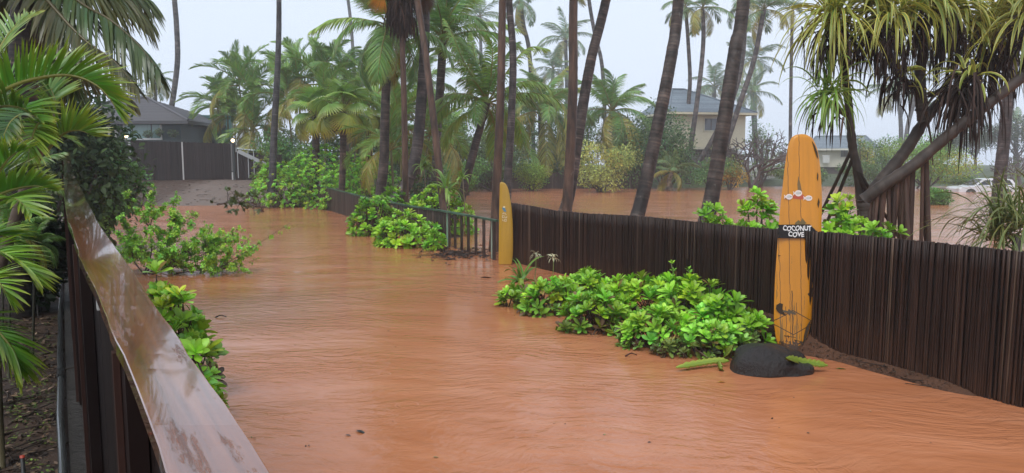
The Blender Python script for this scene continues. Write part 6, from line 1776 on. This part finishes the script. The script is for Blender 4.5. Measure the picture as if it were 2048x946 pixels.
mo_ = board_mat('orange_board', (0.60, 0.245, 0.011), (0.10, 0.05, 0.012), ((-.155, .0035, None), (-.035, .0035, None), (.105, .0035, None), (-.01, .007, .75), (.045, .004, .6), (-.09, .004, .55)), True)
LEAN = .14
sb, o3, RmB = surfboard('surfboard', 'tall weathered orange longboard leaning on the cane fence with dark plank seams', outl, (1585, 701), YB, LEAN, .075, mo_)
def board_pt(px, py, off=0.0, o3=o3, Rm=RmB, lean=LEAN):
    nrm = unit(np.array([0, -1.0, lean])); rr_ = ray(px, py); cp = np.array([0, 0, CAM_Z])
    t_ = np.dot(o3 + nrm * off - cp, nrm) / np.dot(rr_, nrm); return (cp + rr_ * t_ - o3) @ Rm
def flat(name, pts_px, off, col, parent, mat='paint', thick=.004, bp=board_pt):
    """a thin solid of the outline, lying on the board"""
    P = np.array([bp(x, y, off) for x, y in pts_px]); n = len(P); c = P.mean(0)
    B_ = P + [0, thick, 0]
    mb = MB(); V = np.vstack([P, B_, [c]])
    F_ = [[i, (i + 1) % n, 2 * n] for i in range(n)]
    mb.add(V, F_, col); mb.more([[i, n + i, n + (i + 1) % n, (i + 1) % n] for i in range(n)], mb.n - 2 * n - 1)
    o = mb.build(name, M[mat], None, False); o.parent = parent; return o
# the three painted fish and the patches of wear
def ell(cx, cy, a, b_, n=16, rot=0): return [(cx + a * math.cos(t) * math.cos(rot) - b_ * math.sin(t) * math.sin(rot), cy + a * math.cos(t) * math.sin(rot) + b_ * math.sin(t) * math.cos(rot)) for t in np.linspace(0, 2 * math.pi, n, False)]
T_ = .0405
flat('red_patch', [(1585, 393), (1594, 387), (1606, 389), (1612, 396), (1602, 399), (1587, 397)], T_, (0.42, 0.075, 0.03), sb)
for cx, cy, a, b_ in ((1578.5, 393.5, 6.8, 5.6), (1597, 386.5, 7.2, 6.2), (1617.5, 396.3, 7.2, 5.4)):
    f_ = flat('painted_fish', ell(cx, cy, a, b_), T_ + .003, (0.75, 0.66, 0.60), sb)
    t1 = flat('fish_tail', [(cx - a + 1, cy), (cx - a - 3.5, cy - 4.6), (cx - a - 2.6, cy), (cx - a - 3.5, cy + 4.6)], T_ + .003, (0.75, 0.66, 0.60), sb)
    flat('fish_stripe', ell(cx - .5, cy - .6, a * .66, b_ * .52, 12), T_ + .005, (0.50, 0.50, 0.46), sb)
    flat('fish_eye', ell(cx + a * .55, cy - .5, 1.1, .9, 8), T_ + .007, (0.04, 0.035, 0.03), sb)
flat('wear_patch', [(1597, 352), (1601, 368), (1604, 384), (1596, 384), (1595, 368)], T_, (0.19, 0.13, 0.06), sb, 'wood')
flat('wear_patch', [(1590, 446), (1597, 440), (1602, 444), (1605, 436), (1610, 443), (1613, 446), (1604, 452), (1592, 452)], T_, (0.16, 0.12, 0.05), sb, 'wood')
for pts in ([(1624, 282), (1630, 291), (1635, 305), (1637, 318), (1633.5, 313), (1629, 300)], [(1635, 345), (1637, 350), (1636, 362), (1634, 357)], [(1637.5, 396), (1639.5, 404), (1637, 416), (1635, 408)]):
    flat('rot_spot', pts, T_ - .004, (0.05, 0.035, 0.02), sb, 'wood')
for pts in ([(1632, 488), (1635, 497), (1637, 508), (1632, 517), (1625, 514), (1626, 505), (1630, 501)], [(1620, 584), (1625, 575), (1629, 568), (1629, 584), (1626, 594), (1619, 593), (1615, 588)], [(1556.5, 510), (1562, 511), (1557, 513)], [(1553, 610), (1560, 606), (1566, 608), (1565, 618), (1572, 632), (1558, 626), (1552, 618)], [(1612, 655), (1618, 645), (1622, 640), (1618, 660), (1612, 678), (1606, 690), (1608, 672)]):
    flat('rot_spot', pts, T_ - .003, (0.045, 0.03, 0.018), sb, 'wood')
flat('emblem', [(1566, 620), (1576, 622), (1577, 618), (1582, 621), (1592, 626), (1592, 630), (1581, 627), (1579, 632), (1575, 626), (1566, 624)], T_ + .001, (0.10, 0.075, 0.04), sb)
# arrow sign
org = o3
sgc = board_pt(1595, 462, .052) @ RmB.T + o3
sign = thing('arrow_sign', 'black arrow shaped wooden sign lettered in white, fixed across the orange surfboard', 'sign', sgc)
sign.matrix_basis = Matrix.Translation(Vector([float(x) for x in sgc])) @ Matrix(RmB.tolist()).to_4x4()
def sign_pt(px, py, off=0.0): return board_pt(px, py, off) - board_pt(1595, 462, .052)
flat('plank', [(1556.5, 449.5), (1619.5, 448.5), (1632.5, 461.5), (1614.5, 476.5), (1556, 476), (1558.5, 470), (1556.5, 467), (1558.5, 462), (1556.5, 458), (1558.5, 454)], .062, (0.018, 0.017, 0.017), sign, 'wood', .02, sign_pt)
for txt, cx, cy, hpx, wpx in (('COCONUT', 1594.5, 456.6, 10.6, 58), ('COVE', 1592.5, 468.6, 10.2, 32)):
    cu = bpy.data.curves.new('lettering', 'FONT'); cu.body = txt; cu.align_x = 'CENTER'; cu.align_y = 'CENTER'; cu.size = 1.0; cu.offset = 0.028; cu.extrude = .02
    to = bpy.data.objects.new('lettering', cu); COL.objects.link(to)
    dg = bpy.context.evaluated_depsgraph_get(); me = bpy.data.meshes.new_from_object(to.evaluated_get(dg)); bpy.data.objects.remove(to)
    co = np.array([v.co[:] for v in me.vertices]); mn, mx = co.min(0), co.max(0)
    p0 = sign_pt(cx, cy, .0635); kx = wpx * YB / F_PX / (mx[0] - mn[0]); kz = hpx * YB / F_PX / (mx[1] - mn[1])
    cc_ = .5 * (mn + mx); rr_ = np.random.default_rng(4)
    new = np.stack([p0[0] + (co[:, 0] - cc_[0]) * kx, p0[1] - co[:, 2] * .03, p0[2] + (co[:, 1] - cc_[1]) * kz + .006 * np.sin(co[:, 0] * 5.0)], -1)
    for v, c_ in zip(me.vertices, new): v.co = c_
    ca = me.color_attributes.new('Col', 'FLOAT_COLOR', 'POINT')
    for d_ in ca.data: d_.color = (0.74, 0.74, 0.72, 1)
    me.materials.clear(); me.materials.append(M['paint'])
    to = bpy.data.objects.new('lettering', me); COL.objects.link(to); to.parent = sign

YS = 16.7
outs = [(364.5, 1001, 1006), (366, 1000, 1009.5), (371, 999.4, 1013.5), (380, 999.2, 1017), (395, 999, 1020), (415, 998.6, 1023), (440, 998.2, 1025), (470, 997.8, 1026), (500, 997.5, 1026), (520, 997.3, 1024.5), (529, 997.5, 1023)]
ms_ = board_mat('yellow_board', (0.50, 0.30, 0.035), (0.3, 0.2, 0.03), (), False)
ys_, o3s, RmS = surfboard('surfboard', 'small yellow surfboard standing at the junction of two fences', outs, (1010, 529), YS, .04, .06, ms_)
bpS = lambda px, py, off=0.0: board_pt(px, py, off, o3s, RmS, .04)
flat('blue_emblem', [(1004, 416), (1007, 413), (1010, 415), (1011, 419), (1013, 423), (1009, 424), (1006, 420)], .034, (0.08, 0.22, 0.33), ys_, 'paint', .003, bpS)
flat('emblem_head', ell(1008.3, 414, 2.2, 1.9, 10), .037, (0.75, 0.68, 0.40), ys_, 'paint', .003, bpS)
lt = [[(1004.5, 428), (1007, 424.6), (1007.8, 425.2), (1005.6, 428.6)], [(1007.4, 424.8), (1009, 428), (1008.2, 428.6), (1006.8, 425.6)], [(1009.5, 425), (1013, 429), (1012.2, 429.8), (1009, 426)],
      [(1004.3, 431), (1008, 431), (1008, 432), (1004.3, 432)], [(1004.3, 434.6), (1008, 434.6), (1008, 435.6), (1004.3, 435.6)], [(1004.3, 432), (1005.2, 432), (1005.2, 434.6), (1004.3, 434.6)], [(1009.3, 431), (1010.2, 431), (1010.2, 436), (1009.3, 436)], [(1010.2, 435), (1014, 435), (1014, 436), (1010.2, 436)], [(1013.2, 431.8), (1014, 431.8), (1014, 435), (1013.2, 435)],
      [(1005.2, 437.5), (1006, 437.5), (1006, 442), (1005.2, 442)], [(1006, 441.2), (1008, 441.2), (1008, 442), (1006, 442)], [(1008.8, 438), (1009.7, 438), (1009.7, 443), (1008.8, 443)], [(1009.7, 442), (1013, 442), (1013, 443), (1009.7, 443)], [(1012.2, 438), (1013, 438), (1013, 442), (1012.2, 442)], [(1009.7, 438), (1012.2, 438), (1012.2, 438.9), (1009.7, 438.9)]]
mb = MB()
for pts in lt:
    P = np.array([bpS(x, y, .036) for x, y in pts]); mb.add(np.vstack([P, P + [0, .003, 0]]), [[0, 1, 2, 3], [7, 6, 5, 4], [0, 4, 5, 1], [1, 5, 6, 2], [2, 6, 7, 3], [3, 7, 4, 0]], (0.72, 0.66, 0.46))
o = mb.build('lettering', M['paint'], None, False); o.parent = ys_

# ------------------------------------------------------------------ boulder
import mathutils
c = G(1542, 742, 0.0); c[1] += .12
root = thing('boulder', 'wet black rounded boulder at the water edge below the orange surfboard', 'rock', c)
nu, nv = 64, 30; rng = np.random.default_rng(2); V = []
k_ = rng.normal(0, 1, (30, 3)) * np.geomspace(1, 9, 30)[:, None]; ph_ = rng.uniform(0, 6.28, 30); am_ = .4 / np.geomspace(1, 9, 30)
for a in range(nv):
    th = math.pi * .62 * a / (nv - 1)
    for b_ in range(nu):
        p_ = 2 * math.pi * b_ / nu; u = np.array([math.sin(th) * math.cos(p_), math.sin(th) * math.sin(p_), math.cos(th)])
        r_ = 1 + .19 * float((am_ * np.sin(k_ @ u + ph_)).sum())
        V.append([u[0] * .42 * r_ + .03, u[1] * .34 * r_, u[2] * .24 * r_ * (1 - .22 * u[0]) + .01])
Q = [[a * nu + b_, (a + 1) * nu + b_, (a + 1) * nu + (b_ + 1) % nu, a * nu + (b_ + 1) % nu] for a in range(nv - 1) for b_ in range(nu)]
mb = MB(); mb.add(np.array(V) + c, Q, (0.026, 0.023, 0.022)); mb.build('stone', M['rock'], root)

# cactus like three winged stems
def wing_stem(label, pts, r, seed):
    P = catmull([G(x, y, z) for x, y, z in pts], 40); root = thing('cactus_stem', label, 'plant', P[0], 'three winged cactus stems by the boulder')
    T = unit(np.gradient(P, axis=0)); up = np.array([0, 0, 1.0]); s_ = unit(np.cross(T, up)); u_ = np.cross(s_, T); mb = MB()
    rr_ = r * .72 * (1 + .45 * np.abs(np.sin(np.arange(40) * .8 + seed))) * np.clip(np.sin(np.linspace(.15, math.pi - .1, 40)) * 1.8, .2, 1)
    for k in range(3):
        a = math.radians(90 + 120 * k); d = s_ * math.cos(a) + u_ * math.sin(a); n_ = np.cross(T, d)
        Vv = np.stack([P + n_ * .008, P + d * rr_[:, None], P - n_ * .008], 1).reshape(-1, 3); i = np.arange(39)[:, None] * 3
        Q = np.concatenate([np.stack([i, i + 1, i + 4, i + 3], -1).reshape(-1, 4), np.stack([i + 1, i + 2, i + 5, i + 4], -1).reshape(-1, 4)])
        C_ = np.tile(np.array([[.19, .33, .04], [.38, .44, .06], [.19, .33, .04]]), (40, 1)); mb.add(Vv, Q, C_)
    mb.build('stem', M['leaf'], root)
wing_stem('long winged cactus stem lying at the water edge left of the boulder', [(1352, 735, .05), (1395, 727, .06), (1430, 722, .07), (1458, 722, .06)], .045, 0)
wing_stem('short winged cactus stem standing against the left side of boulder', [(1447, 716, .03), (1455, 708, .10), (1466, 690, .22)], .045, 1)
wing_stem('winged cactus stem trailing right of the boulder along the mud', [(1572, 716, .24), (1595, 722, .15), (1625, 727, .10), (1655, 731, .07)], .05, 2)
wing_stem('small winged cactus tip hanging into the water before the boulder', [(1438, 722, .1), (1442, 734, .05), (1444, 742, -.01)], .035, 3)

# crinum and spider lilies by the yellow surfboard
c = G(1040, 563, 0.0)
root = thing('crinum_lily', 'broad strap leaved lily standing in water below the yellow surfboard', 'plant', c)
mb = MB(); rng = np.random.default_rng(6)
straps(mb, rng, c, 10, .62, .034, 25, 80, .7, (0.12, .27, .03), (0.15, .30, .035), K=8, spreadr=.04); straps(mb, rng, c, 7, .75, .03, 15, 45, 1.4, (0.19, .30, .04), (0.22, .32, .05), K=8, spreadr=.04); mb.build('leaf_clump', M['leaf'], root)
for px, top, bot, lab in ((1072, 512, 560, 'spider lily flower head leaning beside the broad strap leaves'), (1107, 517, 565, 'white spider lily on a tall stalk in front of fence')):
    c = G(px - 3, bot, 0.0); tp = W(px, top, c[1]); root = thing('spider_lily', lab, 'flower', c)
    mb = MB(); tube(mb, catmull([c, c * .5 + tp * .5 + [.01, 0, 0], tp], 6), .008, (0.16, .24, .06), 6); mb.build('stalk', M['stem'], root)
    mb = MB(); straps(mb, np.random.default_rng(px), tp, 16, .13, .008, -10, 85, 1.5, (0.62, .62, .42), (0.55, .58, .35), K=5, spreadr=.01); mb.build('flower_head', M['leaf'], root)

# ------------------------------------------------------------------ debris
def litter(name, label, pts, n, rng, Lr, cols, kind=None, twigs=0, hz_=None, cat='debris'):
    mb = MB(); pts = np.asarray(pts)
    idx = rng.integers(0, len(pts), n); O = pts[idx] + rng.normal(0, .02, (n, 3)) * [1, 1, .15]
    a = rng.uniform(0, 6.28, n); D = np.stack([np.cos(a), np.sin(a), rng.normal(.1, .25, n)], -1); N = np.tile([0, 0, 1.0], (n, 1)) + rng.normal(0, .35, (n, 3))
    cc = np.asarray(cols)[rng.integers(0, len(cols), n)] * np.exp(rng.normal(0, .35, n))[:, None]
    put_leaves(mb, O, D, N, rng.uniform(*Lr, n), cc, 'lance', 1.3)
    for k in range(twigs):
        p = pts[rng.integers(0, len(pts))]; a = rng.uniform(0, 6.28); L = rng.uniform(.1, .5); e_ = p + np.array([math.cos(a) * L, math.sin(a) * L, rng.normal(.01, .02)])
        tube(mb, catmull([p, p * .5 + e_ * .5 + rng.normal(0, .02, 3) * [1, 1, .4], e_], 5), np.linspace(.007, .004, 5), np.array((0.05, .035, .026)) * rng.uniform(.6, 1.6), 4)
    o = mb.build(name, M['dead']); tag(o, label, kind=kind); return o
rng = np.random.default_rng(44)
pp = []
while len(pp) < 2500:
    y = rng.uniform(.8, 9); x = rail_x(y) - .2 - rng.exponential(.9) 
    pp.append([x, y, float(height(np.array(x), np.array(y))) + .012])
br = [(0.10, .06, .035), (0.06, .04, .028), (0.15, .10, .06), (0.04, .03, .022), (0.19, .13, .09)]
litter('leaf_litter', 'brown leaf litter and twigs on the garden soil', pp, 5200, rng, (.02, .075), br, 'stuff', 260)
pg = [p for p in pp if wob(p[0] * 3, p[1] * 3) > .12]
litter('weeds', 'scattered tiny green weeds on the garden soil', pg, 1800, rng, (.015, .04), [(0.12, .17, .03), (0.09, .15, .03)], 'stuff')
# silt and twigs drifted against the picket opening
pm = np.array([G(rng.normal(915, 34), rng.normal(506, 6), .015) for _ in range(240)])
litter('drift_debris', 'dark drift of twigs and silt on the water by the open pickets', pm, 900, rng, (.04, .12), [(0.05, .035, .028), (0.075, .052, .042), (0.035, .026, .022)], 'stuff', 120)
ps = []
for _q in range(9000):
    s = rng.uniform(5.5, sF[-1] - 1.0); p = fence_at(s); q_ = np.array([p[0] - abs(rng.normal(0, .22)) - .03, p[1] - abs(rng.normal(0, .25))]); z = float(height(np.array(q_[0]), np.array(q_[1])))
    if z > .0: ps.append([q_[0], q_[1], z + .012])
if len(ps) > 20: litter('silt_litter', 'twigs and dead leaves on the silt along the cane fence', ps, 1500, rng, (.015, .05), [(0.06, .04, .03), (0.09, .06, .04), (0.04, .03, .02)], 'stuff', 90)
pd = np.array([[*(lambda p: (p[0], p[1]))(G(rng.uniform(235, 560), rng.uniform(365, 412), .9)), 0] for _ in range(900)])
pd[:, 2] = height(pd[:, 0], pd[:, 1]) + .02; pd = pd[pd[:, 2] > .03]
litter('storm_litter', 'leaves and twigs strewn over the gravel drive', pd, 2200, rng, (.03, .1), br, 'stuff', 160)
# fallen leafy branch on the drive
def branch(label, pts, seed, nl, col=(0.07, .11, .03)):
    rng = np.random.default_rng(seed); P = catmull(pts, 16); root = thing('fallen_branch', label, 'branch', P[0]); mb = MB(); tube(mb, P, np.linspace(.035, .01, 16), (0.06, .04, .03), 6); lf = MB()
    Pl, Al = [], []
    for k in range(26):
        b0 = P[rng.integers(2, 16)]; e_ = b0 + unit(rng.normal(0, 1, 3) + [0, 0, .5]) * rng.uniform(.15, .55); tube(mb, [b0, e_], [.012, .005], (0.06, .04, .03), 4); Pl.append(e_); Al.append(unit(e_ - b0))
    mb.build('stick', M['bark'], root)
    if nl: rosettes(lf, rng, np.array(Pl[:nl]), np.array(Al[:nl]), np.full(min(nl, 26), .16), col, 7, 'oval'); lf.build('foliage', M['leaf'], root)
def gd_pt(px, py, dz=.06):
    p = G(px, py, .3)
    for _ in range(6): p = G(px, py, float(height(np.array(p[0]), np.array(p[1]))) + dz)
    return p
branch('leafy broken branch lying on the gravel at the edge of flood', [gd_pt(435, 409), gd_pt(470, 404, .12), gd_pt(520, 408)], 4, 24)
branch('bare broken branch beside the leafy one at the flood edge', [gd_pt(492, 398, .2), gd_pt(505, 410), gd_pt(530, 416, .03)], 5, 3, (0.10, .05, .025))
branch('dark stick washed along the drive edge', [gd_pt(252, 411), gd_pt(275, 409, .05), gd_pt(300, 412)], 6, 0)
# things floating on the water
def floater(label, px, py, L, col, seed, kind='leaf'):
    c = G(px, py, .008); rng = np.random.default_rng(seed); mb = MB()
    if kind == 'leaf': put_leaves(mb, np.array([c]), np.array([[1, rng.normal(0, .4), .05]]), np.array([[.1, .2, 1.0]]), L, np.array([col]), 'oval', .8)
    else:
        a = rng.uniform(-.4, .4); d = np.array([math.cos(a), math.sin(a), 0]); tube(mb, catmull([c - d * L / 2, c + [0, 0, .03], c + d * L / 2], 6), np.linspace(.012, .006, 6), col, 5)
    o = mb.build('floating_leaf' if kind == 'leaf' else 'floating_twig', M['dead'] if kind != 'leaf' else M['leaf'], loc=c); tag(o, label, 'debris')
floater('yellow leaf floating near the boulder', 1434, 764, .10, (0.5, .25, .03), 1)
floater('curled dark leaf floating left of the lily', 960, 555, .28, (0.09, .04, .025), 2)
floater('small dark leaf floating below the picket drift', 892, 530, .16, (0.12, .07, .04), 3)
floater('reddish twig floating before the muddy naupaka', 1262, 711, .16, (0.10, .04, .03), 4, 'twig')
floater('dark twig adrift by the railing shrubs', 442, 634, .16, (0.03, .022, .02), 5, 'twig')
floater('dark leaf floating in front of the twiggy shrub', 450, 705, .06, (0.06, .03, .03), 6)
floater('pale green leaf floating low in the foreground', 865, 914, .05, (0.18, .22, .06), 7)
floater('dark soaked leaf cluster floating in the foreground ripples', 712, 860, .12, (0.05, .045, .04), 8)
floater('small dark leaf beside the soaked leaf cluster', 690, 869, .06, (0.05, .045, .04), 9)
floater('rusty leaf drifting under the spilling naupaka', 779, 484, .2, (0.13, .045, .03), 10)
floater('green sprig floating right of the boulder on muddy edge', 1672, 737, .12, (0.2, .28, .04), 11)
fp = np.array([G(rng.uniform(250, 1900), 480 + 430 * rng.random() ** 1.5, .006) for _ in range(420)])
fp = fp[(fp[:, 0] > rail_x(fp[:, 1]) + .3) & (dist_poly(fp[:, 0], fp[:, 1], FB)[1] < 0) & (fp[:, 1] > 2)]
litter('floating_debris', 'tiny leaf scraps and bits of twig scattered over the floodwater', fp, 120, rng, (.012, .04), [(0.07, .045, .03), (0.16, .12, .06), (0.10, .14, .03), (0.045, .03, .022)], 'stuff', 0)
# red capped stake and dry leaf by the railing
c = G(47, 946, .42)
root = thing('garden_stake', 'short black garden stake with red cap in the soil', 'stake', c)
tp = c + [0, 0, .115]
mb = MB(); tube(mb, [c - [0, 0, .1], tp - [0, 0, .012]], .013, (0.02, .02, .02), 10); mb.build('shaft', M['plain'], root)
mb = MB(); tube(mb, [tp - [0, 0, .012], tp], .015, (0.5, .06, .03), 10); mb.build('cap', M['paint'], root)
for k, (px, py) in enumerate(((92, 566), (76, 625))):
    c = G(px, py + 10, .42); root = thing('garden_stake', ['thin dark stake standing in the soil under near fronds, farther one', 'thin dark stake standing in the soil under near fronds, nearer one'][k], 'stake', c)
    mb = MB(); tube(mb, [c - [0, 0, .1], c + [0, 0, .16]], .010, (0.03, .026, .022), 8); mb.build('shaft', M['plain'], root)
p, t_ = rail_at(2.75); nrm = np.array([t_[1], -t_[0], 0]); c = p - nrm * .10; c[2] = .48
mb = MB(); put_leaves(mb, np.array([c, c + [.03, .04, .01]]), np.array([[1, .3, .3], [.4, 1, .25]]), np.array([[0, -.3, 1.0], [.3, 0, 1]]), .11, np.array([(0.19, .06, .035), (0.16, .05, .03)]), 'oval', 1.2)
tag(mb.build('dry_leaf', M['dead'], loc=c), 'curled rusty dead leaf on the concrete edging by the railing post', 'leaf')
